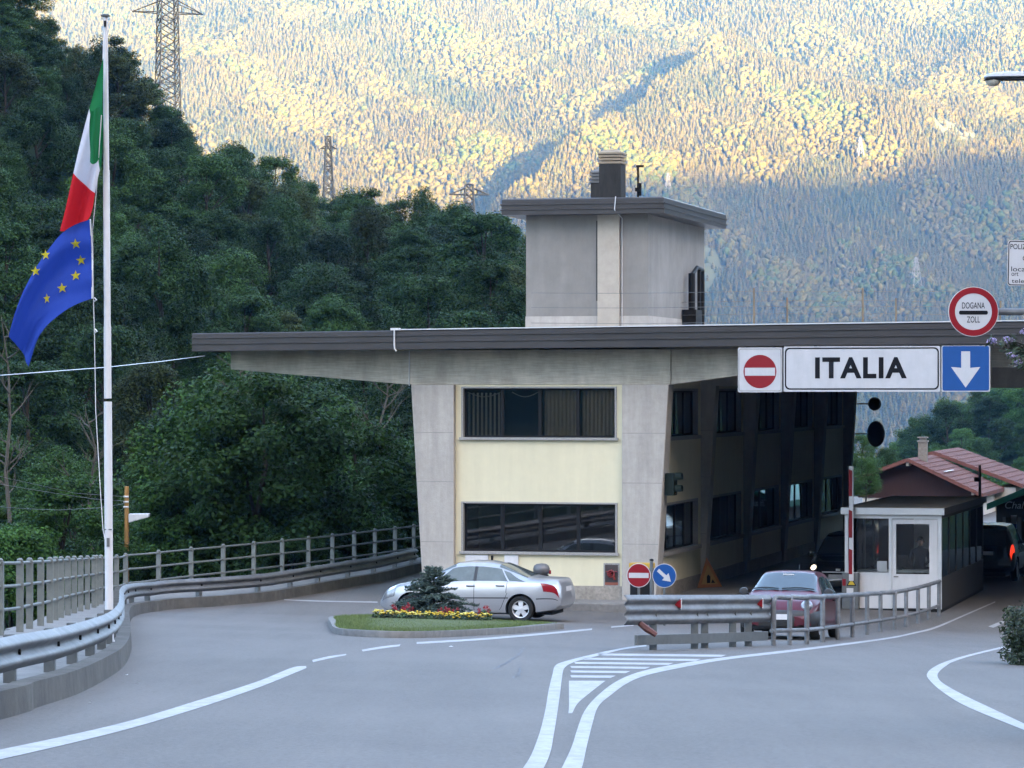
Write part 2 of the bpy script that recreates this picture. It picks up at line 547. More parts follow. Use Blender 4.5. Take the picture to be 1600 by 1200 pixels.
# ---- terrain, hill, far mountain
def lin(x, xp, fp_): return np.interp(x, xp, fp_)
def ss(t):
    t = np.clip(t, 0, 1); return t * t * (3 - 2 * t)
_wa = np.random.default_rng(3).uniform(0, 6.28, 40)
def wob(x, y, f, a, k=0):
    return a * (np.sin(x * f + _wa[k]) * np.cos(y * f * 1.13 + _wa[k + 1]) + 0.5 * np.sin(x * f * 2.3 + y * f * 1.7 + _wa[k + 2]) + 0.3 * np.sin(x * f * 4.1 - y * f * 3.7 + _wa[k + 3]))
RX = [-400, -90, -60, -45, -36, -28, -19, -10, -2, 4, 10, 20, 60]
RZ = [190, 86, 57, 39.5, 28.5, 20.8, 14.8, 12.8, 12.6, 10, 1, -12, -30]
def terr(x, y):
    x = np.asarray(x, float); y = np.asarray(y, float)
    e = np.interp(y, fc[:, 1], fc[:, 0])
    e = np.where(y > fc[-1, 1], fc[-1, 0] + 0.26 * (y - fc[-1, 1]), e)
    d = e - 0.4 - x                                        # metres left of the road edge
    ridge = lin(x, RX, RZ)
    ramp = ss((y - 98) / 175.0) ** 0.8
    hill = -4 + (ridge + 4) * ramp + wob(x, y, 0.11, 0.7)
    back = ss((y - 285) / 160.0)
    hill = hill * (1 - back) + np.minimum(hill, -30 + ridge * 0.15) * back
    xc = np.clip(x, -12, 14)
    road = np.where(y < YF, 4.4 - SLOPE * y, ZF) - CROSS * xc - 0.5
    road = road - 0.10 * np.clip(y - 128, 0, 300) - 3.0 * ss((y - 125) / 20)
    side = ss(d / 3.5)
    z = road * (1 - side) + hill * side
    # right-hand hill beyond the houses
    h2 = -34 + 0.66 * np.clip(x - 14, -60, 200) * ss((y - 300) / 130) + wob(x, y, 0.05, 1.5, 8)
    bl = ss((y - 230) / 90) * ss((x - 10) / 30)
    z = z * (1 - bl) + np.maximum(z, h2) * bl
    far = ss((y - 500) / 300)
    z = z * (1 - far) + (-62.0) * far
    return z
def axis(segs):
    out = []
    for a_, b_, st in segs:
        out += list(np.arange(a_, b_, st))
    return np.array(out + [segs[-1][1]])
tx = axis([(-2400, -400, 200), (-400, -100, 25), (-100, -40, 6), (-40, 24, 1.6), (24, 120, 6), (120, 500, 40), (500, 2600, 200)])
ty = axis([(-1400, -100, 100), (-100, 20, 10), (20, 300, 2.2), (300, 520, 9), (520, 2600, 160)])
X, Y = np.meshgrid(tx, ty)
Z = terr(X, Y)
def grid_mesh(name, X, Y, Z, m, kind='structure'):
    h_, w_ = X.shape
    v = np.stack([X, Y, Z], -1).reshape(-1, 3)
    i = np.arange((h_ - 1) * (w_ - 1)); r, c_ = i // (w_ - 1), i % (w_ - 1)
    q = r * w_ + c_
    f = np.stack([q, q + 1, q + w_ + 1, q + w_], 1)
    return tag(mesh_np(name, v, f, m, smooth=True), kind=kind)
grid_mesh('ground', X, Y, Z, M_HILL)

# far mountain: a steep forested face with a spur and a gully
def mtn(x, y):
    z = -62 + 0.5 * np.clip(y - 2380, 0, None)
    # spur crest from (-17,2886) towards (157,3187)
    u = np.array([174.0, 301.0]); u /= np.linalg.norm(u)
    qx, qy = x - 58, y - 2800
    along = qx * u[0] + qy * u[1]
    q = qx * u[1] - qy * u[0] + wob(along, along * 0, 0.03, 3, 4)
    prof = np.where(q > 0, np.exp(-q / 230.0), np.exp(q / 34.0))
    fade = ss((along + 330) / 160) * (1 - ss((along - 240) / 170))
    z = z + 74 * prof * fade
    # a second, weaker rib further left and folds across the face
    q2 = (x + 330) * 0.93 - (y - 3000) * 0.36
    z = z + 22 * np.where(q2 > 0, np.exp(-q2 / 120), np.exp(q2 / 45)) * ss((y - 2700) / 150)
    q3 = (x - 330) * 0.9 - (y - 2900) * 0.42
    z = z + 18 * np.where(q3 > 0, np.exp(-q3 / 160), np.exp(q3 / 40)) * ss((y - 2750) / 150)
    z = z + wob(x, y, 0.016, 7, 12) + wob(x, y, 0.05, 1.6, 20)
    return z
mx = np.arange(-1400, 1401, 14.0); my = np.arange(2340, 3521, 14.0)
X, Y = np.meshgrid(mx, my)
M_MTN = mat('mountain_ground', (0.036, 0.038, 0.010), 0.95, var=0.3, scale=0.03)
grid_mesh('mountain', X, Y, mtn(X, Y), M_MTN)

# the ridge on the sun's side that keeps the valley floor in shade
SH = Vector((S.x, S.y, 0)).normalized(); PA = Vector((-SH.y, SH.x, 0))
aa = np.arange(-1500, 2701, 30.0) * 1.0
cc = np.array([-640, -430, -260, -120, 0, 140, 330, 560.0])
hh = np.array([-30, 170, 360, 590, 700, 560, 300, -30.0]) 
A, Cc = np.meshgrid(aa, cc)
Hh = np.interp(Cc, cc, hh)
RH = 736.0
Hh = Hh / 700.0 * (RH + 12 * np.sin(A / 130.0) + 9 * np.sin(A / 47.0 + 1)) 
endf = ss((A + 1500) / 500) * (1 - ss((A - 2200) / 450))
Hh = Hh * endf - 40 * (1 - endf)
OX = SH.x * (1000 + Cc) + (-PA.x) * A * 0 + PA.x * 0
sgn = 1 if PA.x > 0 else -1
OXX = SH.x * (1000 + Cc) + PA.x * sgn * A
OYY = SH.y * (1000 + Cc) + PA.y * sgn * A
grid_mesh('hills', OXX, OYY, Hh - 20, M_HILL)

# ---- far forest (one mass of many thousand trees)
def conifer_tpl(r):
    v, f = [], []
    n = 6
    for k, (z0, z1, rad) in enumerate(((0.0, 0.55, 0.21), (0.3, 0.8, 0.16), (0.58, 1.0, 0.10))):
        o = len(v)
        ph = r.uniform(0, 6)
        for i in range(n):
            a_ = ph + 6.283 * i / n
            rr = rad * r.uniform(0.7, 1.25)
            v.append((rr * math.cos(a_), rr * math.sin(a_), z0 + r.uniform(-0.04, 0.05)))
        v.append((r.uniform(-.02, .02), r.uniform(-.02, .02), z1))
        f += [(o + i, o + (i + 1) % n, o + n) for i in range(n)]
    return np.array(v), np.array(f)
def broad_tpl(r):
    bm = bmesh.new()
    bmesh.ops.create_icosphere(bm, subdivisions=2, radius=1.0)
    v = np.array([q.co[:] for q in bm.verts]); f = np.array([[q.index for q in p.verts] for p in bm.faces])
    bm.free()
    v = v * (1 + r.normal(0, 0.27, (len(v), 1)))
    v = v * np.array([0.34, 0.34, 0.46]) + np.array([0, 0, 0.5])
    return v, f
def scatter(tpls, pos, scl, rot, tint):
    Vs, Fs, Ts = [], [], []
    o = 0
    which = rng.integers(0, len(tpls), len(pos))
    for k, (tv, tf) in enumerate(tpls):
        idx = np.where(which == k)[0]
        if not len(idx):
            continue
        c_, s_ = np.cos(rot[idx]), np.sin(rot[idx])
        x = tv[None, :, 0] * c_[:, None] - tv[None, :, 1] * s_[:, None]
        y = tv[None, :, 0] * s_[:, None] + tv[None, :, 1] * c_[:, None]
        z = np.broadcast_to(tv[None, :, 2], x.shape)
        v = np.stack([x * scl[idx, 0:1], y * scl[idx, 0:1], z * scl[idx, 1:2]], -1) + pos[idx][:, None, :]
        f = tf[None] + (np.arange(len(idx)) * len(tv))[:, None, None] + o
        Vs.append(v.reshape(-1, 3)); Fs.append(f.reshape(-1, 3)); Ts.append(np.repeat(tint[idx], len(tv)))
        o += len(idx) * len(tv)
    return np.concatenate(Vs), np.concatenate(Fs), np.concatenate(Ts)

def forest_mat(name, stops):
    m = bpy.data.materials.new(name); m.use_nodes = True
    n, l = m.node_tree.nodes, m.node_tree.links
    b_ = n['Principled BSDF']; b_.inputs['Roughness'].default_value = 0.9; b_.inputs['Specular IOR Level'].default_value = 0.1
    at = n.new('ShaderNodeAttribute'); at.attribute_name = 'tint'
    cr = n.new('ShaderNodeValToRGB')
    els = cr.color_ramp.elements
    els[0].position, els[0].color = stops[0][0], (*stops[0][1], 1)
    els[1].position, els[1].color = stops[-1][0], (*stops[-1][1], 1)
    for p_, c_ in stops[1:-1]:
        e_ = els.new(p_); e_.color = (*c_, 1)
    l.new(at.outputs['Fac'], cr.inputs[0]); l.new(cr.outputs[0], b_.inputs['Base Color'])
    tl_ = n.new('ShaderNodeBsdfTranslucent'); l.new(cr.outputs[0], tl_.inputs[0])
    mx_ = n.new('ShaderNodeMixShader'); mx_.inputs[0].default_value = .47
    l.new(b_.outputs[0], mx_.inputs[1]); l.new(tl_.outputs[0], mx_.inputs[2]); l.new(mx_.outputs[0], n['Material Output'].inputs[0])
    return m
M_FOR = forest_mat('far_forest', [(0.0, (0.040, 0.046, 0.008)), (0.3, (0.056, 0.055, 0.009)), (0.6, (0.080, 0.062, 0.011)), (0.85, (0.083, 0.072, 0.011)), (1.0, (0.054, 0.068, 0.009))])
step = 3.4
gx, gy = np.meshgrid(np.arange(-620, 660, step), np.arange(2385, 3480, step * 0.95))
gx = gx.ravel() + rng.uniform(-.48, .48, gx.size) * step; gy = gy.ravel() + rng.uniform(-.48, .48, gy.size) * step
gzv = mtn(gx, gy)
inv = (np.abs(gx) < 0.172 * gy + 25) & (gzv < 0.131 * gy + 20)
clr = wob(gx, gy, 0.012, 1.0, 26)
keep = inv & ~((clr > 1.5) & (rng.uniform(size=gx.size) < 0.85))
mead = (((gx + 105) / 62) ** 2 + ((gy - 3330) / 42) ** 2) < 1
keep &= ~mead
gx, gy, gzv = gx[keep], gy[keep], gzv[keep]
typ = wob(gx, gy, 0.021, 1.0, 30) + rng.normal(0, 0.45, gx.size) 
con = typ < 0.6
def put(idx, tpls, hlo, hhi, wf, tlo, thi):
    n = idx.sum()
    h_ = rng.uniform(hlo, hhi, n) * rng.choice([.8, 1, 1.12], n)
    return scatter(tpls, np.stack([gx[idx], gy[idx], gzv[idx] - 0.6], 1), np.stack([h_ * wf * rng.uniform(.8, 1.2, n), h_], 1), rng.uniform(0, 6.28, n), np.clip(rng.normal((tlo + thi) / 2, (thi - tlo) / 4, n) + .16 * wob(gx[idx], gy[idx], .018, 1, 5), 0, 1))
r1 = random.Random(5); nr = np.random.default_rng(11)
v1, f1, t1 = put(con, [conifer_tpl(r1) for _ in range(6)], 6.0, 8.8, 1.5, 0.25, 0.75)
v2, f2, t2 = put(~con, [broad_tpl(nr) for _ in range(5)], 5.5, 8.5, 1.0, 0.45, 1.0)
fo = mesh_np('forest', np.concatenate([v1, v2]), np.concatenate([f1, f2 + len(v1)]), M_FOR, tint=np.concatenate([t1, t2]))
tag(fo, 'dense mixed forest covering the far sunlit mountainside', 'forest', kind='stuff')
print('far trees', len(gx))
# meadow near the top of the mountain face
mb = MB()
th = np.linspace(0, 2 * np.pi, 49)[:-1]
rings = [(r_ * 62 * np.cos(th) - 105, r_ * 42 * np.sin(th) + 3330) for r_ in (0.15, 0.4, 0.7, 1.0)]
vv = [(-105, 3330, float(mtn(-105.0, 3330.0)) + 2.5)]
for rx_, ry_ in rings:
    vv += list(zip(rx_, ry_, mtn(rx_, ry_) + 2.5))
ff = [(0, 1 + i, 1 + (i + 1) % 48) for i in range(48)]
for k in range(3):
    ff += [(1 + k * 48 + i, 1 + (k + 1) * 48 + i, 1 + (k + 1) * 48 + (i + 1) % 48, 1 + k * 48 + (i + 1) % 48) for i in range(48)]
mb.add(vv, ff)
struct(mb, 'meadow', mat('meadow_grass', (0.11, 0.11, 0.045), 0.95, var=0.2, scale=0.06), smooth=True)
# ================================================================== VEGETATION
def leaf_cloud(cen, rad, per, size, r, up=0.9, aspect=0.55):
    """rhombic leaves filling flattened clumps; cen (k,3), rad (k,3)"""
    k = len(cen)
    n = k * per
    d = r.normal(size=(n, 3)); d /= np.linalg.norm(d, axis=1)[:, None]
    rr = r.uniform(0, 1, n) ** 0.45
    c = np.repeat(cen, per, 0) + d * rr[:, None] * np.repeat(rad, per, 0)
    nrm = r.normal(size=(n, 3)) * 0.55; nrm[:, 2] += up
    nrm += d * 0.5
    nrm /= np.linalg.norm(nrm, axis=1)[:, None]
    a = np.cross(nrm, r.normal(size=(n, 3))); a /= np.linalg.norm(a, axis=1)[:, None] + 1e-9
    b = np.cross(nrm, a)
    s = size * r.uniform(0.6, 1.35, n)[:, None]
    v = np.stack([c - a * s, c - b * s * aspect, c + a * s, c + b * s * aspect], 1).reshape(-1, 3)
    f = np.arange(n * 4).reshape(-1, 4)
    return v, f

def limbs(mb, base, top, r0, cen, r, nb=7):
    """tapered, slightly crooked trunk with limbs reaching into the clumps"""
    base, top = Vector(base), Vector(top)
    pts = [base.lerp(top, t) + Vector((r.normal(0, .12), r.normal(0, .12), 0)) * (t > 0) * (1 if t < 1 else 0.3) for t in (0, .2, .4, .6, .8, 1)]
    mb.tube(pts, [r0 * q for q in (1.25, .95, .78, .6, .4, .12)], 7)
    order = r.permutation(len(cen))[:nb]
    for i in order:
        c = Vector(cen[i])
        t = min(0.85, max(0.25, (c.z - base.z) / (top.z - base.z) * 0.75))
        k = t * 5; i0 = int(k)
        p0 = pts[i0].lerp(pts[min(5, i0 + 1)], k - i0)
        mid = p0.lerp(c, 0.55) + Vector((0, 0, 0.25))
        mb.tube([p0, mid, c], [r0 * 0.36, r0 * 0.22, r0 * 0.05], 5, caps=False)

def tree_variant(seed, H, W, ncl, per, leaf, z0f=0.28, layer=0.30):
    r = np.random.default_rng(seed)
    z = r.uniform(z0f, 0.97, ncl)
    prof = np.sin(np.clip((z - z0f * 0.6) / (1.04 - z0f * 0.6), 0, 1) ** 0.75 * np.pi) ** 0.7
    ang = r.uniform(0, 6.283, ncl) + np.arange(ncl) * 2.4
    rad = W / 2 * prof * r.uniform(0.25, 1.0, ncl) ** 0.6
    lean = r.normal(0, 0.06, 2)
    cen = np.stack([rad * np.cos(ang) + lean[0] * z * H, rad * np.sin(ang) + lean[1] * z * H, z * H], 1)
    rc = W * r.uniform(0.085, 0.18, ncl)
    rads = np.stack([rc, rc, rc * layer * r.uniform(.8, 1.6, ncl)], 1)
    v, f = leaf_cloud(cen, rads, per, leaf, r)
    tr = MB()
    limbs(tr, (0, 0, -0.6), (lean[0] * H, lean[1] * H, H * 0.93), 0.02 * H, cen, r, 9)
    return v, f, tr

protos = []
for i in range(7):
    v, f, tr = tree_variant(100 + i, 8.6, 6.2, 62, 600, 0.075, layer=(0.45, 0.62, 0.5, 0.75, 0.42, 0.6, 0.52)[i])
    protos.append((v, f, tr))
tree_meshes = []
for i, (v, f, tr) in enumerate(protos):
    t = tr.build('trunk', M_BARK)
    c = mesh_np('crown', v, f, M_LEAFD)
    tree_meshes.append((t.data, c.data))
    bpy.data.objects.remove(t); bpy.data.objects.remove(c)
LEAFSETS = {}
def crown_data(i, m):
    k = (i, m.name)
    if k not in LEAFSETS:
        d = tree_meshes[i][1]
        if d.materials[0] is not m:
            d = d.copy(); d.materials.clear(); d.materials.append(m)
        LEAFSETS[k] = d
    return LEAFSETS[k]
def plant_tree(x, y, z, s, rz, i, m, label, group, sz=1.0, name='broadleaf_tree'):
    t = thing(name, label, 'tree', (x, y, z), rz, group)
    t.scale = (s, s, s * sz)
    a = bpy.data.objects.new('trunk', tree_meshes[i][0]); COL.objects.link(a); a.parent = t
    b = bpy.data.objects.new('crown', crown_data(i, m)); COL.objects.link(b); b.parent = t
    return t

# the wood on the hillside
pr = np.random.default_rng(21)
cand = np.stack([pr.uniform(-62, 12, 9000), 97 + 185 * pr.uniform(0, 1, 9000) ** 0.9], 1)
acc = []
for (x, y) in cand:
    u = 800 + F * x / y
    if not (-90 < u < 900):
        continue
    if kx_(min(y, 180)) - x < 3.0 or fx_(min(y, 180)) - x < 2.6:
        continue
    z = float(terr(x, y))
    if x > 3 and y > 150 and z < -12:
        continue
    sp = 4.3 if y < 130 else (5.0 if y < 200 else 4.9)
    if any((x - a[0]) ** 2 + (y - a[1]) ** 2 < sp * sp for a in acc):
        continue
    acc.append((x, y, z))
print('hill trees', len(acc))
WOOD = 'dark green broadleaf tree crowded in the wood on the steep hillside'
NEAR = 'fresher green tree at the foot of the wooded slope just behind the railing'
for k, (x, y, z) in enumerate(acc):
    front = y < 122 and (fx_(y) - x) < 22
    q = pr.uniform()
    m = (M_LEAFB if q < 0.45 else M_LEAFM) if front else (M_LEAFD if q < 0.62 else (M_LEAFM if q < 0.86 else M_LEAFO))
    s = pr.uniform(0.55, 0.8) if front else pr.uniform(0.62, 1.02)
    plant_tree(x, y, z - 0.2, s, pr.uniform(0, 6.28), k % 7, m, NEAR if front else WOOD,
               'trees at the foot of the slope' if front else 'trees of the hillside wood', pr.uniform(0.9, 1.15))
for (px_, yy, s_, i_) in ((322, 103, 1.02, 1), (392, 101, 1.12, 4), (452, 105, .92, 2), (556, 112, .98, 5), (90, 96, .80, 0), (20, 93, .72, 6)):
    x_ = (px_ - 800) / F * yy
    z_ = float(terr(x_, yy))
    plant_tree(x_, yy, z_ - .2, s_, i_ * 1.3, i_, M_LEAFB, 'tall bright green tree standing out in front of the darker hillside wood', 'bright trees in front of the wood', 1.1)
for (px_, pt_, yy, s_, i_, lab_) in ((752, 334, 200, .88, 2, 'open crowned tree at the right end of the ridge just left of the tower'), (700, 352, 215, .80, 5, 'second tree from the right end of the ridge below the small pylon'), (806, 482, 190, .5, 0, 'low bushy tree at the foot of the tower left side beyond the roof')):
    q_ = P(px_, pt_, yy)
    zt_ = float(terr(q_.x, yy)) - .2
    s_ = (q_.z - zt_) / 8.7
    print('ridge tree', px_, s_)
    plant_tree(q_.x, q_.y, zt_, s_, i_, i_, M_LEAFD if i_ else M_LEAFM, lab_, None)
# bare grey trees standing in the wood
def bare_tree(x, y, H, seed, label):
    r = np.random.default_rng(seed)
    z = float(terr(x, y))
    t = thing('bare_tree', label, 'tree', (x, y, z))
    mb = MB()
    p = [Vector((r.normal(0, .05) * i, r.normal(0, .05) * i, H * i / 6 - (0.5 if i == 0 else 0))) for i in range(7)]
    mb.tube(p, [0.11, .10, .085, .07, .055, .035, .012], 6)
    mb.build('trunk', M_DEAD, t)
    mb = MB()
    for i in range(16):
        k = r.uniform(2.2, 5.8); i0 = int(k)
        p0 = p[i0].lerp(p[i0 + 1], k - i0)
        a = r.uniform(0, 6.28); L = r.uniform(.5, 1.7) * (1.25 - k / 8)
        d = Vector((math.cos(a), math.sin(a), r.uniform(.3, 1.2))) * L
        e = p0 + d
        mb.tube([p0, p0 + d * .5 + Vector((0, 0, -.05)), e], [.035, .022, .006], 5, caps=False)
        for _ in range(3):
            mb.tube([p0 + d * r.uniform(.4, .9), e + Vector((r.normal(0, .3), r.normal(0, .3), r.uniform(.1, .5)))], [.014, .004], 4, caps=False)
    mb.build('branches', M_DEAD, t)
bare_tree(-17.6, 113, 11.0, 1, 'pale bare dead tree left of the flag at the edge of the hillside wood')
bare_tree(-14.5, 111, 8.0, 2, 'thin leafless tree rising just left of the flagpole in the wood')
bare_tree(-11.3, 135, 8.5, 3, 'bare grey tree standing above the left end of the brown roof edge')
bare_tree(-5.0, 128, 9.0, 4, 'dead tree seen under the left roof overhang beside the concrete pillar')

# low scrub filling the slope behind the railing
r = np.random.default_rng(31)
cs, rs = [], []
for _ in range(5200):
    x, y = r.uniform(-34, 6), r.uniform(52, 190) if r.uniform() < .5 else r.uniform(84, 125)
    u = 800 + F * x / y
    e = fx_(min(y, 180))
    if not (-60 < u < 830) or e - x < 1.4 or e - x > 60:
        continue
    z = float(terr(x, y))
    h_ = r.uniform(0.25, 1.0) if y < 120 else r.uniform(.4, 1.6)
    cs.append((x, y, z + h_ * 0.6)); rs.append((r.uniform(.5, 1.1), r.uniform(.5, 1.1), h_ * 0.6))
v, f = leaf_cloud(np.array(cs), np.array(rs), 85, 0.08, r, up=0.7)
tag(mesh_np('undergrowth', v, f, M_LEAFM), 'low tangled scrub covering the slope behind the railing', 'undergrowth', kind='stuff')

# wood on the right-hand hill behind the houses
pr2 = np.random.default_rng(41)
acc2 = []
for (x, y) in np.stack([pr2.uniform(20, 110, 3000), pr2.uniform(300, 470, 3000)], 1):
    u = 800 + F * x / y
    if not (1330 < u < 1690):
        continue
    z = float(terr(x, y))
    if any((x - a[0]) ** 2 + (y - a[1]) ** 2 < 24 for a in acc2):
        continue
    acc2.append((x, y, z))
print('right trees', len(acc2))
for k, (x, y, z) in enumerate(acc2[:150]):
    plant_tree(x, y, z - 2.2, pr2.uniform(.75, 1.1), pr2.uniform(0, 6.28), k % 7, M_LEAFB if pr2.uniform() < .6 else M_LEAFM,  # leaf colour lightened to stand in for haze over this hill
               'rounded green tree on the hill rising behind the red-roofed house', 'trees on the right-hand hill')
for (px_, py_, D_, s_, lab) in ((1352, 748, 142, .24, 'small green tree showing between the dark building end and the house roof'), (1382, 748, 190, .34, 'dark green tree just left of the house gable, its crown above the roof edge'), (1345, 715, 150, .26, 'young tree half hidden behind the end of the customs building')):
    p = P(px_, py_, D_)
    plant_tree(p.x, p.y, p.z - 1.2, s_, 1.0, 3, M_LEAFM, lab, None)

# ================================================================== RAILINGS ON THE LEFT
def sweep(mb, path, nrm, prof, mi=0, close=True):
    """closed profile (offset to the right, height) along a 3-D path with 2-D normals"""
    m = len(prof); n = len(path)
    v = [(p[0] + nn[0] * o, p[1] + nn[1] * o, p[2] + h_) for p, nn in zip(path, nrm) for (o, h_) in prof]
    f = [(i * m + k, i * m + (k + 1) % m, (i + 1) * m + (k + 1) % m, (i + 1) * m + k) for i in range(n - 1) for k in range(m if close else m - 1)]
    if close:
        f += [tuple(range(m)), tuple(range(n * m - 1, (n - 1) * m - 1, -1))]
    return mb.add(v, f, mi)
def wprof(h_, waves, depth=0.085, th=0.006):
    n = waves * 8
    out = []
    for i in range(n + 1):
        t = i / n
        o = depth * (0.5 - 0.5 * math.cos(2 * math.pi * waves * t)) ** 0.8
        out.append((o, h_ * t))
    return out + [(o - th, z) for o, z in reversed(out)]

path = resample(catmull([G(*p) for p in kerb_px], 8), 0.3)
sel = catmull(mono([(-5.0, 12.0), (-4.95, 20.0)] + mono([G(*p) for p in kerb_px]) ), 8)
q = resample(sel, 0.35)
for _ in range(3):
    q[1:-1] = (q[:-2] + 2 * q[1:-1] + q[2:]) / 4
nr_ = normals2(q)
q = q - nr_ * 0.20
rail3 = [(x, y, gz(x, y) + WALK) for x, y in q]
t = thing('guardrail', 'long steel guardrail curving along the kerb behind the flagpole', 'guardrail', rail3[0])
o0 = Vector(rail3[0])
loc = [tuple(Vector(p) - o0) for p in rail3]
mb = MB(); sweep(mb, [(p[0], p[1], p[2] + 0.13) for p in loc], nr_, wprof(0.33, 2))
mb.build('beam', M_GALV, t, smooth='all')
acc_d, last = 0, None
d = np.r_[0, np.cumsum(np.linalg.norm(np.diff(q, axis=0), axis=1))]
for s_ in np.arange(1.0, d[-1], 2.6):
    i = int(np.searchsorted(d, s_))
    p, nn = loc[min(i, len(loc) - 1)], nr_[min(i, len(loc) - 1)]
    mb = MB()
    a_ = math.atan2(nn[1], nn[0])
    c_, s2 = math.cos(a_), math.sin(a_)
    def tr(x, y): return (p[0] + x * c_ - y * s2, p[1] + x * s2 + y * c_)
    for (x0, x1, y0, y1) in ((-0.12, -0.006, -0.06, -0.048), (-0.12, -0.006, 0.048, 0.06), (-0.018, -0.006, -0.048, 0.048)):
        pl = [tr(x0, y0), tr(x1, y0), tr(x1, y1), tr(x0, y1)]
        mb.prism_z(pl, p[2] - 0.05, p[2] + 0.46)
    mb.build('post', M_GALVD, t)
    mb = MB()
    mb.tube([(p[0] + nn[0] * 0.02, p[1] + nn[1] * 0.02, p[2] + 0.295), (p[0] + nn[0] * 0.045, p[1] + nn[1] * 0.045, p[2] + 0.295)], 0.03, 6)
    mb.build('bolt', M_DARK, t)

fq = resample(catmull(mono([(-7.6, 14), (-7.8, 26), (-8.1, 40)] + [G(*p, dz=0.24) for p in fence_px]) + [(fp[-4][0], fp[-4][1]), (fp[-3][0], fp[-3][1])], 8), 0.5)
fq = np.array(mono([tuple(p) for p in fq]))
fq = resample(np.array([(min(x, kx_(y) - .8), y) for x, y in fq]), 0.5)
t = thing('metal_railing', 'grey three-bar metal railing with square posts along the outer footpath', 'railing', (fq[0][0], fq[0][1], gz(*fq[0]) + WALK))
o0 = Vector(t.location)
f3 = [Vector((x, y, gz(x, y) + WALK)) - o0 for x, y in fq]
for h_ in (0.36, 0.70, 1.04):
    mb = MB(); mb.tube([p + Vector((0, 0, h_)) for p in f3], 0.027, 6)
    mb.build('rail', M_FENCE, t, smooth='all')
nf = normals2(fq)
for i in range(2, len(f3), 4):
    p, nn = f3[i], nf[i]
    tg = (-nn[1], nn[0])
    mb = MB()
    def cn(a_, b_): return (p.x + nn[0] * a_ + tg[0] * b_, p.y + nn[1] * a_ + tg[1] * b_)
    mb.prism_z([cn(-.055, -.03), cn(.055, -.03), cn(.055, .03), cn(-.055, .03)], p.z - 0.03, p.z + 1.06)
    mb.lathe([(0, 1.06), (0.045, 1.06), (0.05, 1.085), (0.03, 1.11), (0, 1.115)], 8, (p.x, p.y, p.z))
    mb.build('post', M_FENCE, t)
# ================================================================== CUSTOMS BUILDING
B = thing('customs_building', 'two-storey customs station with cream walls, concrete pillars and wide flat roof', 'building', (F0.x, F0.y, 0), -ANG)
ZB = 0.35                                       # bottom of walls (below the pavement top)
ZBEAM = 6.15
tl = lambda px, py=600, s=0: BL(px, py, s)[0]
tL0, tL1, tLi = tl(645), tl(665, 925), tl(712)
tRi, tR0, tR1 = tl(974), tl(1047), tl(1026, 930)
# pavement around the building
mb = MB()
mb.prism_z([(tL1 - 0.1, -1.5), (tR0 + 1.1, -1.5), (tR0 + 1.1, 33), (tR0 + 0.9, 34), (tL1 - .1, 34)], 0.2, 0.60)
pv = tag(mb.build('pavement', M_WALK, bevel=0.03), kind='structure')
pv.location = (F0.x, F0.y, 0); pv.rotation_euler = (0, 0, -ANG)

def pillar(poly, s0, s1, joints=True):
    mb = MB(); mb.prism_y(poly, s0, s1)
    o = mb.build('pillar', M_CONC, B, bevel=0.02)
    if joints:
        g = MB()
        x0 = min(p[0] for p in poly); x1 = max(p[0] for p in poly)
        for z in (2.05, 3.62, 4.9):
            t_ = (z - ZB) / (ZBEAM - ZB)
            a0 = poly[0][0] + (poly[3][0] - poly[0][0]) * t_
            a1 = poly[1][0] + (poly[2][0] - poly[1][0]) * t_
            g.box(a0 + .02, a1 - .02, s0 - 0.002, s0 + 0.01, z - 0.008, z + 0.008)
        g.build('joint', mat('joint_grey', (0.24, 0.23, 0.22), 0.9, var=.2), o)  # formwork seams in a darker concrete grey
    return o
pillar([(tL1, ZB), (tLi, ZB), (tLi, ZBEAM), (tL0, ZBEAM)], -0.18, 0.5)
pillar([(tRi, ZB), (tR1, ZB), (tR0, ZBEAM), (tRi, ZBEAM)], -0.18, 0.5)
LEN = 33.0
TW = 2.9
for k in range(1, 6):
    s = 6.5 * k
    pillar([(TW - 0.3, ZB), (tR1, ZB), (tR0, ZBEAM), (TW - 0.3, ZBEAM)], s - 0.25, s + 0.25, k == 1)

def frame_of(wname, t0, t1, z0, z1, s, npane, parent, vertical_blinds=False, axis='t', broken=None):
    """window set in the facade: granite surround, dark frame, panes (sub-parts of the window part)"""
    pass

# facade infill with two openings
W1 = (*BL(721, 687)[:1], BL(964, 687)[0], BL(850, 687)[1], BL(850, 604)[1])
W2 = (*BL(721, 867)[:1], BL(965, 867)[0], BL(850, 866)[1], BL(850, 784.5)[1])
def wall_t(t0, t1, z0, z1, s0, s1, holes, name, m, parent):
    """wall with rectangular openings; holes share t-range ordering by z"""
    mb = MB()
    hs = sorted(holes, key=lambda h: h[2])
    z = z0
    for h in hs:
        mb.box(t0, t1, s0, s1, z, h[2])
        mb.box(t0, h[0], s0, s1, h[2], h[3])
        mb.box(h[1], t1, s0, s1, h[2], h[3])
        z = h[3]
    mb.box(t0, t1, s0, s1, z, z1)
    return mb.build(name, m, parent)
wall_t(tLi, tRi, 0.95, ZBEAM, 0.0, 0.3, [W1, W2], 'wall', M_YELL, B)
mb = MB(); mb.box(tLi, tRi, -0.04, 0.3, ZB, 0.95); mb.build('base_course', M_STONE, B)
M_BLIND = mat('beige_curtain', (0.50, 0.43, 0.33), 0.9, var=0.15, scale=3, stretch=(8, 1, .4))
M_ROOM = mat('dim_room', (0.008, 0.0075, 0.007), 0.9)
M_WING = glass_mat('window_glass', (0.80, 0.79, 0.76))
M_WING.node_tree.nodes['Fresnel'].inputs[0].default_value = 1.85
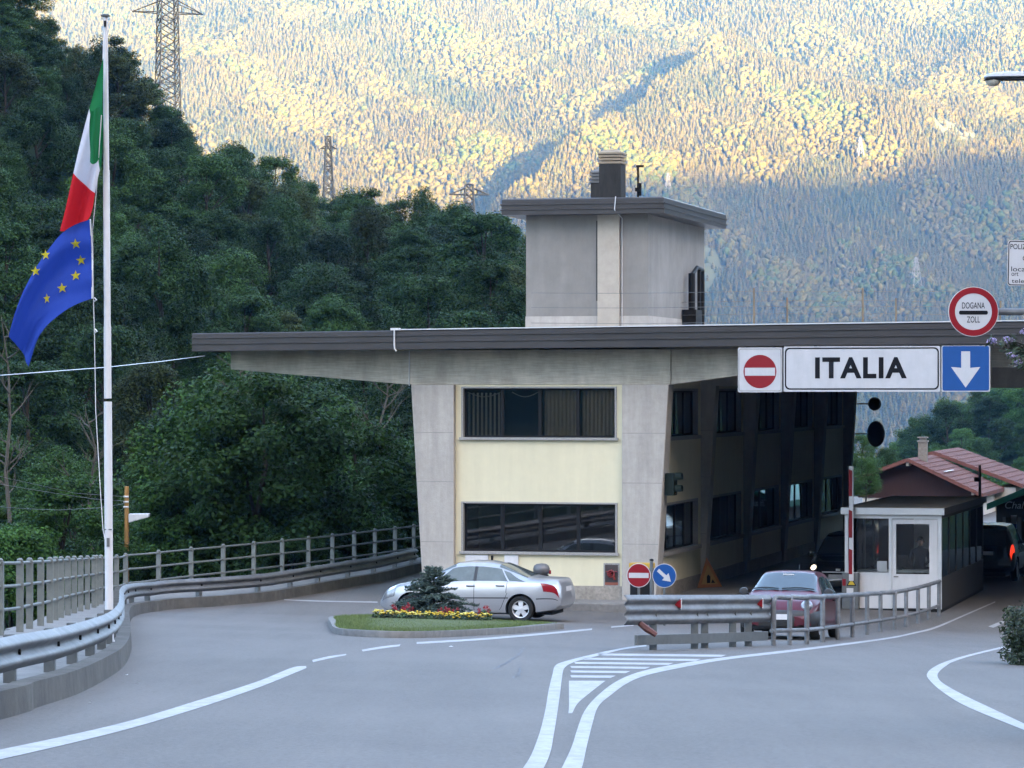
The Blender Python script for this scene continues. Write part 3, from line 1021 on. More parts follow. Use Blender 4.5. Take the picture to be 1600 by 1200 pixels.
def window(t0, t1, z0, z1, s, n, kind):
    mb = MB()
    g = 0.055
    mb.box(t0, t0 + g, s - 0.03, s + 0.22, z0 + g, z1)
    mb.box(t1 - g, t1, s - 0.03, s + 0.22, z0 + g, z1)
    mb.box(t0 + g, t1 - g, s - 0.03, s + 0.22, z1 - g * .8, z1)
    wn = mb.build('window', M_GRAN, B)
    mb = MB(); mb.box(t0 - 0.04, t1 + 0.04, s - 0.09, s + 0.2, z0 - 0.01, z0 + g); mb.build('sill', M_GRAN, wn)
    a0, a1, b0, b1 = t0 + g, t1 - g, z0 + g, z1 - g * .8
    mb = MB()
    fw = 0.05
    mb.box(a0, a1, s + .13, s + .19, b0, b0 + fw); mb.box(a0, a1, s + .13, s + .19, b1 - fw, b1)
    for i in range(n + 1):
        x = a0 + (a1 - a0) * i / n
        x0 = max(a0, x - fw * (.9 if 0 < i < n else 1)); x1 = min(a1, x + fw * (.9 if 0 < i < n else 1))
        mb.box(x0, x1, s + .128, s + .192, b0 + fw, b1 - fw)
    mb.build('frame', M_DARK, wn)
    for i in range(n):
        x0 = a0 + (a1 - a0) * i / n; x1 = a0 + (a1 - a0) * (i + 1) / n
        mb = MB(); mb.box(x0 + .03, x1 - .03, s + .155, s + .161, b0 + .03, b1 - .03); mb.build('pane', M_WING, wn)
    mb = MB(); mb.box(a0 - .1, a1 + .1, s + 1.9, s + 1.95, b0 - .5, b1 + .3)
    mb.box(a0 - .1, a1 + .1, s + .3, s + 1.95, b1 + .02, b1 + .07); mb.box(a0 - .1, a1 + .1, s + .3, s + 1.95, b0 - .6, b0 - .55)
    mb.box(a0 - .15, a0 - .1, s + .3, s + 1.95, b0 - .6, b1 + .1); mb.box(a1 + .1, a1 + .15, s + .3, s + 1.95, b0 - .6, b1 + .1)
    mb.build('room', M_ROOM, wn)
    if kind == 'blinds':
        mb = MB()
        for i in range(8):
            x = a0 + .06 + i * 0.115
            mb.box(x, x + .05, s + .26, s + .28, b0 + .05, b1 - .12)
        for c0, c1 in ((a0 + .05, a0 + .95), (a0 + 1.25, a0 + 1.95)):
            pts = [(c0 + (c1 - c0) * k / 10, s + .24, b1 - .1 - .12 * math.sin(math.pi * k / 10)) for k in range(11)]
            mb.tube(pts, .012, 5)
        mb.build('blind', M_BLIND, wn)
        mb = MB()
        for x0, x1 in ((a0 + (a1 - a0) * .52, a0 + (a1 - a0) * .73), (a0 + (a1 - a0) * .77, a1 - .03)):
            xs = np.linspace(x0, x1, 40)
            f_ = [(x, s + .3 + .02 * math.sin(x * 60), b0 + .02) for x in xs]
            mb.ribbon(f_, [(p[0], p[1], b1 - .02) for p in f_])
        mb.build('curtain', M_BLIND, wn)
    return wn
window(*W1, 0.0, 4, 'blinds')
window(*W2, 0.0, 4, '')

# side wall in bays, with windows on both storeys
def side_window(s0, s1, z0, z1, n):
    g = .06; t = TW
    mb = MB()
    mb.box(t - .2, t + .03, s0, s0 + g, z0 + g, z1); mb.box(t - .2, t + .03, s1 - g, s1, z0 + g, z1); mb.box(t - .2, t + .03, s0 + g, s1 - g, z1 - g, z1)
    wn = mb.build('window', M_GRAN, B)
    mb = MB(); mb.box(t - .2, t + .12, s0 - .05, s1 + .05, z0 - .04, z0 + g); mb.build('sill', M_GRAN, wn)
    mb = MB()
    for i in range(n + 1):
        x = s0 + g + (s1 - s0 - 2 * g) * i / n
        mb.box(t - .17, t - .11, x - .04, x + .04, z0 + g, z1 - g)
    mb.box(t - .168, t - .112, s0 + g, s1 - g, z0 + g, z0 + g + .05); mb.box(t - .168, t - .112, s0 + g, s1 - g, z1 - g - .05, z1 - g)
    mb.build('frame', M_DARK, wn)
    for i in range(n):
        x0 = s0 + g + (s1 - s0 - 2 * g) * i / n; x1 = s0 + g + (s1 - s0 - 2 * g) * (i + 1) / n
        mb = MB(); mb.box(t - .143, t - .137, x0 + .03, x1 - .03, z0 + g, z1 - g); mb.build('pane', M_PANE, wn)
for k in range(5):
    s0, s1 = 6.5 * k + (0.5 if k == 0 else 0.25), 6.5 * (k + 1) - 0.25
    a, b = s0 + 0.35, s1 - 0.5
    lo, hi = (1.72, 3.05), (4.72, 6.05)
    mb = MB()
    for z0, z1 in ((0.95, lo[0]), (lo[1], hi[0]), (hi[1], 6.95)):
        mb.box(TW - .3, TW, s0, s1, z0, z1)
    for z0, z1 in (lo, hi):
        mb.box(TW - .3, TW, s0, a, z0, z1); mb.box(TW - .3, TW, b, s1, z0, z1)
    mb.build('wall', M_YELL, B)
    mb = MB(); mb.box(TW - .3, TW + .04, s0, s1, ZB, 0.95); mb.build('base_course', M_STONE, B)
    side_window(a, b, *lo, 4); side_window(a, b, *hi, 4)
# remaining outer walls (left, back) and inner fill above the side windows
mb = MB(); mb.box(tLi - .75, tLi - .45, .5, LEN, ZB, 6.95); mb.box(tLi - .45, TW - .3, LEN - .3, LEN, ZB, 6.95)
mb.box(tLi - .4, TW - .35, 2.2, LEN - .35, 3.3, 3.45)
mb.build('wall', M_YELL, B)

# front beam, cantilevered both ways
def bz(px, py): return BL(px, py)
aL = tl(640, 601); eL = tl(360, 578)
mb = MB()
mb.prism_y([(eL, bz(360, 577)[1]), (aL, ZBEAM), (aL, 7.06), (eL, 7.06)], 0.02, 0.5)
mb.prism_y([(aL, ZBEAM), (tR0 + .02, ZBEAM), (tR0 + .02, 7.06), (aL, 7.06)], -0.02, 0.5)
mb.prism_y([(tR0 + .02, ZBEAM), (5.3, 6.40), (9.0, 6.58), (15.0, 6.58), (15.0, 7.06), (tR0 + .02, 7.06)], 0.02, 0.5)
mb.build('beam', M_BOARD, B, bevel=0.012)
mb = MB()
for k in range(1, 8):
    s = min(6.5 * k, 44.6)
    mb.prism_y([(eL, 6.6), (aL, 6.12), (tR0, 6.12), (15, 6.05), (15, 7.05), (eL, 7.05)], s - .25, s + .25)
mb.build('cross_beam', M_CONC, B)
# added unseen block beyond the lanes, keeping sky light off the deeper bays
mb = MB(); mb.box(15.3, 20.0, 8.5, 44.0, -.3, 7.02); mb.build('shade_block', M_CONC, B)
# far right support of the canopy
mb = MB(); mb.box(14.0, 14.7, .55, 1.2, -.3, 6.58); mb.box(14.0, 14.7, 6.8, 7.4, -.3, 7.05); mb.build('pillar', M_CONC, B)

SF = -1.0                                         # fascia plane
fl = BL(300, 548, SF)[0]
zt0, zt1 = 7.50, 7.70
T1 = 15.2
def fz(t): return (t - fl) / (T1 - fl)
mb = MB(); mb.prism_y([(fl + .06, 7.07), (T1, 7.15), (T1, 7.52), (fl + .06, 7.42)], SF + .06, 45.0)  # unseen ends shaped for light: rear darkens the lane, right admits sky
mb.build('roof', M_CONC, B)
fprof = [(0, 0.0), (-.02, .0), (-.02, .02), (0.0, .03), (0.0, .19), (-.035, .20), (-.035, .225), (0, .235), (0, .36), (-.035, .37), (-.035, .395), (0, .405), (0, .50), (.03, .53), (.06, .53), (.06, 0.0)]
mb = MB()
n = len(fprof)
v = []
for (tt, zz, sc) in ((fl, 7.03, 0.90), (T1, 7.175, 1.055)):
    v += [(tt, SF + o, zz + h_ * sc * 1.0) for o, h_ in fprof]
f_ = [(i, (i + 1) % n, n + (i + 1) % n, n + i) for i in range(n)] + [tuple(range(n)), tuple(range(2 * n - 1, n - 1, -1))]
mb.add(v, f_)
# return along the left end
v = []
for ss_, in ((SF + .061,), (34.0,)):
    v += [(fl + o, ss_, 7.03 + h_ * .9) for o, h_ in fprof]
mb.add(v, f_)
mb.build('fascia', M_FASC, B)
# light flashing along the top edge, from the drip pipe to the right
tp = BL(617, 515, SF)[0]
def ftop(t): return 7.03 + .477 + (7.175 + .559 - 7.03 - .477) * fz(t)
mb = MB(); mb.prism_y([(tp, ftop(tp) + .004), (T1, ftop(T1) + .004), (T1, ftop(T1) + .03), (tp, ftop(tp) + .03)], SF - .03, SF + .1)
mb.build('flashing', M_ALU, B)
mb = MB()
z1 = ftop(tp)
mb.tube([(tp, SF - .05, z1 + .02), (tp, SF - .05, z1 - .4), (tp + .01, SF - .05, z1 - .5), (tp + .05, SF - .03, z1 - .54)], .022, 6)
mb.box(tp - .1, tp + .14, SF - .07, SF + .06, z1 + .0, z1 + .06)
mb.build('drain_pipe', M_WHITE, B)
mb = MB(); tq = tl(640); mb.tube([(tq, -.035, 7.04), (tq, -.035, 6.12)], .014, 6); mb.build('downpipe', M_ALU, B)

# rooftop tower
sT = 4.5
ta, tb = BL(822, 500, sT)[0], BL(1013, 500, sT)[0]
zE = BL(920, 336, sT)[1]
DT = 7.9
def pxz(px, py, s): return BL(px, py, s)
mb = MB(); mb.box(ta, tb, sT, sT + DT, 7.3, zE + .05)
tw = mb.build('tower', M_GREY, B)
mb = MB(); mb.box(ta - .015, tb + .015, sT - .015, sT + DT + .015, 7.31, pxz(900, 494, sT)[1]); mb.build('plinth', M_CONC, tw)
eo = .55
prof = [(0, 0), (.0, .12), (-.03, .13), (-.03, .15), (0, .16), (0, .26), (-.03, .27), (-.03, .30), (0, .31), (0, .42), (.05, .45)]
def eave_ring(o, z):
    return [(ta - eo + o, sT - eo + o, z), (tb + eo - o, sT - eo + o, z), (tb + eo - o, sT + DT + eo - o, z), (ta - eo + o, sT + DT + eo - o, z)]
mb = MB()
v = []
for (o, h_) in prof:
    v += eave_ring(o, zE + h_ * .98)
f_ = []
for i in range(len(prof) - 1):
    for k in range(4):
        f_.append((i * 4 + k, i * 4 + (k + 1) % 4, (i + 1) * 4 + (k + 1) % 4, (i + 1) * 4 + k))
f_ += [(3, 2, 1, 0), tuple(len(prof) * 4 - 4 + k for k in range(4))]
mb.add(v, f_); mb.build('eave', M_FASC, tw)
p0, p1 = BL(935, 420, sT)[0], BL(969, 420, sT)[0]
mb = MB(); mb.box(p0, p1, sT - .12, sT, 7.31, zE - .002); mb.build('pilaster', mat('beige_concrete', (0.36, 0.32, 0.27), .9, var=.12, bump=.2), tw)
mb = MB(); mb.box(p0 - .05, p0 - .003, sT - .03, sT + .01, pxz(930, 470, sT)[1], pxz(930, 345, sT)[1]); mb.build('gap', M_BLACK, tw)
mb = MB(); tx_ = p1 + .06
mb.tube([(tx_ - .05, sT - eo - .05, zE + .46), (tx_ - .08, sT - eo - .06, zE + .1), (tx_, sT - .03, zE - .1), (tx_, sT - .03, 7.5), (tx_ + .05, sT - .03, 7.4)], .014, 6)
mb.build('cable', M_WHITE, tw)
# black vent pipes on the tower's right side
mb = MB()
for (s_, r_, z0, z1) in ((sT + 5.0, .10, 7.4, 9.35), (sT + 6.1, .06, 7.4, 9.5), (sT + 6.6, .06, 7.4, 9.5)):
    mb.tube([(tb + .2, s_, z0), (tb + .2, s_, z1)], r_, 8)
mb.tube([(tb + .2, sT + 5.0, 9.3), (tb + .2, sT + 5.8, 9.55), (tb + .2, sT + 6.6, 9.5)], .06, 8)
mb.box(tb + .02, tb + .42, sT + 4.5, sT + 5.4, 7.4, 8.3)
mb.build('vent_pipe', M_DARK, tw)
# chimneys
M_SOOT = mat('sooty_concrete', (0.022, 0.021, 0.020), .95, var=.6, scale=3, bump=.3, stretch=(2, 2, .5))
M_COWL = mat('beige_cowl', (0.25, 0.20, 0.145), .9, var=.12, bump=.2)
def chimney(t0, t1, z0, zs, zt, s0, dark, par):
    mb = MB(); mb.box(t0, t1, s0, s0 + (t1 - t0), z0, zs); c = mb.build('chimney', M_SOOT, par)
    wd = t1 - t0; dep = wd
    mb = MB(); h_ = (zt - zs)
    for k in range(3):
        za = zs + h_ * (.02 + .22 * k)
        mb.box(t0 - .02, t1 + .02, s0 - .02, s0 + dep + .02, za, za + h_ * .15)
    mb.box(t0 + .08, t1 - .08, s0 + .08, s0 + dep - .08, zs, zs + h_ * .62)
    za = zs + h_ * .66
    a_ = [(t0 - .03, s0 - .03), (t1 + .03, s0 - .03), (t1 + .03, s0 + dep + .03), (t0 - .03, s0 + dep + .03)]
    b_ = [(t0 + .14, s0 + .14), (t1 - .14, s0 + .14), (t1 - .14, s0 + dep - .14), (t0 + .14, s0 + dep - .14)]
    mb.add([(x, y, za) for x, y in a_] + [(x, y, za + h_ * .12) for x, y in a_] + [(x, y, zt) for x, y in b_],
           [(3, 2, 1, 0), (8, 9, 10, 11)] + [(i, (i + 1) % 4, (i + 1) % 4 + 4, i + 4) for i in range(4)] + [(i + 4, (i + 1) % 4 + 4, (i + 1) % 4 + 8, i + 8) for i in range(4)])
    mb.build('cowl', M_COWL if not dark else mat('grey_cowl', (.12, .12, .12), .9), c)
sc = sT + .3
chimney(BL(936, 300, sc)[0], BL(970, 300, sc)[0], zE + .44, BL(950, 256, sc)[1], BL(950, 233, sc)[1], sc, False, B)
sc = sT + 2.6
chimney(BL(923, 300, sc)[0], BL(945, 300, sc)[0], zE + .44, BL(930, 286, sc)[1], BL(930, 263, sc)[1], sc, True, B)
mb = MB(); sc = sT + 1.2
ta_, za_ = BL(997, 306, sc); zb_ = BL(997, 258, sc)[1]
mb.tube([(ta_, sc, za_ - .1), (ta_, sc, zb_)], .03, 6); mb.box(ta_ - .05, ta_ + .16, sc - .03, sc + .03, zb_ - .06, zb_)
mb.box(ta_ - .07, ta_ + .07, sc - .07, sc + .07, za_ + .12, za_ + .22); mb.tube([(ta_ + .06, sc, za_), (ta_ + .06, sc, za_ + .35)], .04, 6)
mb.build('antenna_mast', M_DARK, B)

# facade details
def bbox(name, px0, px1, py0, py1, s0, s1, m, bevel=.01, par=B):
    a, b = BL(px0, (py0 + py1) / 2, s0)[0], BL(px1, (py0 + py1) / 2, s0)[0]
    z1, z0 = BL((px0 + px1) / 2, py0, s0)[1], BL((px0 + px1) / 2, py1, s0)[1]
    mb = MB(); mb.box(a, b, s0, s1, z0, z1)
    return mb.build(name, m, par, bevel=bevel), (a, b, z0, z1)
bbox('meter_cabinet', 727, 763, 867, 888, -.05, .0, M_WHITE)
bbox('meter_cabinet', 788, 810, 867, 886, -.05, .0, M_WHITE)
bbox('handle', 767, 770, 868, 876, -.05, -.01, M_DARK, 0)
o, (a, b, z0, z1) = bbox('hose_niche', 943, 968, 880, 916, -.012, .0, M_GRAN, 0)
mb = MB(); mb.box(a + .04, b - .04, -.02, -.0125, z0 + .1, z1 - .04); mb.build('recess_shade', mat('niche_shadow', (.05, .04, .04), .9), o)  # dark panel on the granite, painting the shade inside the niche
mb = MB(); mb.box(a + .04, b - .04, -.022, -.0125, z0 + .03, z0 + .1); mb.build('ledge', mat('rusty_red', (.22, .07, .045), .8), o)
mb = MB(); c_ = ((a + b) / 2, (z0 + z1) / 2 + .03)
mb.tube([(c_[0] + .085 * math.cos(k * .5236), -.07, c_[1] + .085 * math.sin(k * .5236)) for k in range(13)], .022, 6); mb.tube([(c_[0] - .02, -.02, c_[1]), (c_[0] - .02, -.11, c_[1] - .02)], .045, 8); mb.tube([(c_[0] + .06, -.05, c_[1] - .06), (c_[0] + .09, -.05, c_[1] - .16)], .03, 8); mb.tube([(c_[0] - .14, -.04, c_[1] + .05), (c_[0] + .16, -.04, c_[1] + .05)], .018, 6)
mb.build('hydrant', mat('hydrant_red', (.17, .012, .012), .5), o)

# rooftop wire fence
rf = thing('roof_wire_fence', 'thin rusty posts with strung wires along the flat roof right of the tower', 'wire fence', BW(5, 2.0, 7.5), -ANG)
mi_ = rf.location
posts = []
for (px, pt, s) in ((1178, 450, 2.0), (1348, 450, 2.0), (1520, 450, 2.0), (1230, 465, 9.0), (1400, 466, 9.0), (1563, 470, 9.0)):
    t_, z_ = BL(px, pt, s)
    posts.append((t_, s, z_))
    mb = MB(); mb.tube([(t_ - 5, s - 2.0, -.1), (t_ - 5, s - 2.0, z_ - 7.5)], .028, 6); mb.build('post', mat('rusty_post', (.15, .12, .085), .9, var=.3), rf)
mb = MB()
for row in (posts[:3], posts[3:]):
    for fz_ in (.25, .6, .93):
        pts = []
        l_ = [(row[0][0] - 6, row[0][1], row[0][2])] + row
        for i in range(len(l_) - 1):
            for k in range(6):
                u = k / 6
                pts.append((l_[i][0] * (1 - u) + l_[i + 1][0] * u - 5, l_[i][1] - 2.0, (l_[i][2] - 7.5) * fz_ - .03 * math.sin(u * 3.14)))
        mb.tube(pts, .006, 4)
mb.build('wire', M_GALVD, rf)

# ================================================================== OVERHEAD SIGNS
SS = SF - .16
def sign_box(px0, px1, py0, py1, name, label, s=SS, m=M_SIGNW):
    a, b = BL(px0, 577, s)[0], BL(px1, 577, s)[0]
    z1, z0 = BL((px0 + px1) / 2, py0, s)[1], BL((px0 + px1) / 2, py1, s)[1]
    w_, h_ = b - a, z1 - z0
    t = thing(name, label, 'sign', BW((a + b) / 2, s, (z0 + z1) / 2), -ANG)
    mb = MB(); mb.prism_y(rrect(-w_ / 2, w_ / 2, -h_ / 2, h_ / 2, .04), 0, .08); mb.build('panel', M_SIGNW, t)
    mb = MB()
    for x in (-w_ * .3, w_ * .3):
        mb.box(x - .03, x + .03, .08, .2, -h_ / 2 + .1, h_ / 2 + .02)
    mb.build('bracket', M_DARK, t)
    return t, w_, h_
def ring(mb, poly_o, poly_i, y0, y1):
    n = len(poly_o)
    v = [(a, y0, b) for a, b in poly_o] + [(a, y0, b) for a, b in poly_i] + [(a, y1, b) for a, b in poly_o] + [(a, y1, b) for a, b in poly_i]
    f = []
    for i in range(n):
        j = (i + 1) % n
        f += [(i, j, n + j, n + i), (2 * n + i, 3 * n + i, 3 * n + j, 2 * n + j), (i, 2 * n + i, 2 * n + j, j), (n + i, n + j, 3 * n + j, 3 * n + i)]
    mb.add(v, f)
t, w_, h_ = sign_box(1153, 1222, 543, 613, 'no_entry_sign', 'square white board with red no-entry disc hung left of the ITALIA sign')
mb = MB(); mb.prism_y(disc(.42, 48, 0, -.04), -.004, 0); d_ = mb.build('disc', M_SIGNR, t)
mb = MB(); mb.box(-.385, .385, -.008, -.004, -.145, .055); mb.build('bar', M_SIGNW, d_)
mb = MB(); ring(mb, rrect(-w_ / 2 + .02, w_ / 2 - .02, -h_ / 2 + .03, h_ / 2 - .03, .06), rrect(-w_ / 2 + .035, w_ / 2 - .035, -h_ / 2 + .045, h_ / 2 - .045, .05), -.004, 0); mb.build('border', M_GREY, t)
t, w_, h_ = sign_box(1224.5, 1469, 541, 612, 'country_sign', 'long white overhead sign reading ITALIA in black capitals')
mb = MB(); ring(mb, rrect(-w_ / 2 + .03, w_ / 2 - .03, -h_ / 2 + .05, h_ / 2 - .03, .12), rrect(-w_ / 2 + .065, w_ / 2 - .065, -h_ / 2 + .085, h_ / 2 - .065, .10), -.004, 0); mb.build('border', M_SIGNK, t)
cx = BL(1345, 577, SS)[0] - (BL(1224.5, 577, SS)[0] + BL(1469, 577, SS)[0]) / 2
text_mesh('ITALIA', 2.30, .53, cx, -h_ * .0 + .03, -.004, M_SIGNK, t, bold=.038)
t, w_, h_ = sign_box(1471, 1547, 540, 612, 'arrow_sign', 'square blue overhead sign with a white arrow pointing down')
mb = MB(); mb.prism_y(rrect(-w_ / 2 + .025, w_ / 2 - .025, -h_ / 2 + .025, h_ / 2 - .01, .05), -.004, 0); d_ = mb.build('face', M_SIGNB, t)
mb = MB(); ah = [(-.11, .42), (-.11, .02), (-.36, .04), (0, -.46), (.36, .04), (.11, .02), (.11, .42)]
mb.prism_y([(x, z * 1.02) for x, z in ah], -.008, -.004); mb.build('arrow', M_SIGNW, d_)

# traffic mirrors at the far end of the side wall (backs seen)
for (px, py, rx, rz_, lab) in ((1366, 631, 10.5, 10.5, 'small round black mirror back, upper of the two beside the building corner'), (1368, 678, 14, 20.5, 'larger oval black mirror back, lower of the two beside the building corner')):
    s_ = 33.2
    t_, z_ = BL(px, py, s_)
    sc_ = (F0 + ED * s_ + EF * t_).y / F
    t = thing('traffic_mirror', lab, 'mirror', BW(t_, s_, z_), -ANG)
    mb = MB()
    pr_ = [(0.0, .0), (.6, .02), (.93, .06), (1, .1), (.96, .12), (0, .14)]
    mb.lathe([(r_ * 1.0, h_) for r_, h_ in pr_], 28, axis='y')
    mb.v = [(x * rx * sc_, y, z * rz_ * sc_) for x, y, z in mb.v]
    mb.build('shell', M_BLACK, t, smooth=True)
    mb = MB(); mb.tube([(0, .07, 0), (TW + .05 - t_ + .0, .07, 0)], .025, 6); mb.build('arm', M_DARK, t)

# traffic light on the pillar
sx = 0.15
tt_, zz_ = BL(1050, 756, sx)
t = thing('traffic_light', 'dark green two-lamp traffic light fixed to the right pillar, seen side-on', 'traffic light', BW(tt_, sx, zz_), -ANG + R(-8))
mb = MB(); mb.prism_y(rrect(-.14, .10, -.30, .28, .04), -.16, .12); mb.build('housing', mat('dark_green_plastic', (.006, .013, .011), .7, spec=.2), t)
for z in (.17, -.14):
    mb = MB()
    pts = [(.10 + .0, 0, z)]
    n = 14
    v, f_ = [], []
    for i in range(n + 1):
        a_ = R(-30 + 240 * i / n)
        for (x, r_) in ((.10, .12), (.27, .115)):
            v.append((x, r_ * math.cos(a_) * .95, z + r_ * math.sin(a_)))
    f_ = [(2 * i, 2 * i + 1, 2 * i + 3, 2 * i + 2) for i in range(n)]
    mb.add(v, f_); o = mb.build('visor', mat('dark_green_plastic', (.006, .013, .011), .7, spec=.2), t)
    sm = o.modifiers.new('thick', 'SOLIDIFY'); sm.thickness = .012
    mb = MB(); mb.lathe([(0, .115), (.06, .11), (.10, .101)], 16, (0, -.02, z), axis='x'); mb.build('lens', mat('unlit_lens', (.05, .03, .02), .2), t)
mb = MB(); mb.box(-.26, -.14, -.04, .04, -.2, -.15); mb.box(-.26, -.14, -.04, .04, .13, .18); mb.build('bracket', M_DARK, t)
# ================================================================== CARS
def smooth_prof(xs, pts, sig):
    y = np.interp(xs, [p[0] for p in pts], [p[1] for p in pts])
    st = xs[1] - xs[0]
    k = int(max(1, 3 * sig / st)); w_ = np.exp(-0.5 * (np.arange(-k, k + 1) * st / sig) ** 2); w_ /= w_.sum()
    return np.convolve(np.pad(y, k, mode='edge'), w_, mode='valid')

class CarShape:
    def __init__(s, L, W, prof):
        s.L = L
        s.xs = np.linspace(-L / 2, L / 2, 121)
        g = lambda k, sig: smooth_prof(s.xs, prof[k], sig)
        s.zt, s.zs, s.zb = g('top', .035), g('belt', .06), g('bot', .05)
        s.w, s.wr = g('w', .06) * W / 2, g('wr', .08) * W / 2
        s.zs = np.minimum(s.zs, s.zt - 0.015)
        s.R = np.zeros((121, 11, 2))
        for i in range(121):
            w_, wr, zt, zs, zb = s.w[i], s.wr[i], s.zt[i], s.zs[i], s.zb[i]
            h_ = zs - zb; c = zt - zs
            s.R[i] = [(0, zb), (.7 * w_, zb), (.95 * w_, zb + .04), (.985 * w_, zb + .20 * h_), (w_, zb + .55 * h_), (.992 * w_, zb + .86 * h_), (.965 * w_, zs),
                      (wr * .97, zs + c * .80), (wr * .86, zs + c * .94), (wr * .5, zs + c * .99), (0, zt)]
    def at(s, x, r):
        i = (x + s.L / 2) / s.L * 120; i = min(max(i, 0), 119.999); i0 = int(i); a = i - i0
        j = min(max(r, 0), 9.999); j0 = int(j); b = j - j0
        q = (1 - a) * ((1 - b) * s.R[i0, j0] + b * s.R[i0, j0 + 1]) + a * ((1 - b) * s.R[i0 + 1, j0] + b * s.R[i0 + 1, j0 + 1])
        return np.array([x, q[0], q[1]])
    def nrm(s, x, r):
        e = .03
        a = s.at(min(x + e, s.L / 2), r) - s.at(max(x - e, -s.L / 2), r); b = s.at(x, min(r + .15, 9.99)) - s.at(x, max(r - .15, 0))
        n = np.cross(a, b); l = np.linalg.norm(n)
        n = n / l if l > 1e-9 else np.array([0, 0, 1.0])
        c = s.at(x, r)
        if n[1] < 0 and r < 8 or (r >= 8 and n[2] < 0):
            n = -n
        return n
    def patch(s, xa, xb, ra, rb, side=1, off=.006, nx=10, nr=5):
        """xa(u), xb(u) allow slanted ends: give floats or (at ra, at rb)"""
        xa = xa if hasattr(xa, '__len__') else (xa, xa); xb = xb if hasattr(xb, '__len__') else (xb, xb)
        v = []
        for j in range(nr + 1):
            t = j / nr; r = ra + (rb - ra) * t
            x0, x1 = xa[0] + (xa[1] - xa[0]) * t, xb[0] + (xb[1] - xb[0]) * t
            for i in range(nx + 1):
                x = x0 + (x1 - x0) * i / nx
                p = s.at(x, r) + s.nrm(x, r) * off
                v.append((p[0], p[1] * side, p[2]))
        m = nx + 1
        return v, [(j * m + i, j * m + i + 1, (j + 1) * m + i + 1, (j + 1) * m + i) for j in range(nr) for i in range(nx)]
    def screen(s, xa, xb, ra=7.15, off=.006, nx=10):
        """windscreen-like patch across the car"""
        rs = list(np.linspace(ra, 9.95, 10))
        v = []
        cols = [(r, 1) for r in rs] + [(r, -1) for r in reversed(rs)]
        for (r, sd) in cols:
            t = (r - ra) / (10 - ra)
            for i in range(nx + 1):
                x = xa + (xb - xa) * i / nx
                p = s.at(x, r) + s.nrm(x, r) * off
                v.append((p[0], p[1] * sd, p[2]))
        m = nx + 1
        return v, [(j * m + i, j * m + i + 1, (j + 1) * m + i + 1, (j + 1) * m + i) for j in range(len(cols) - 1) for i in range(nx)]

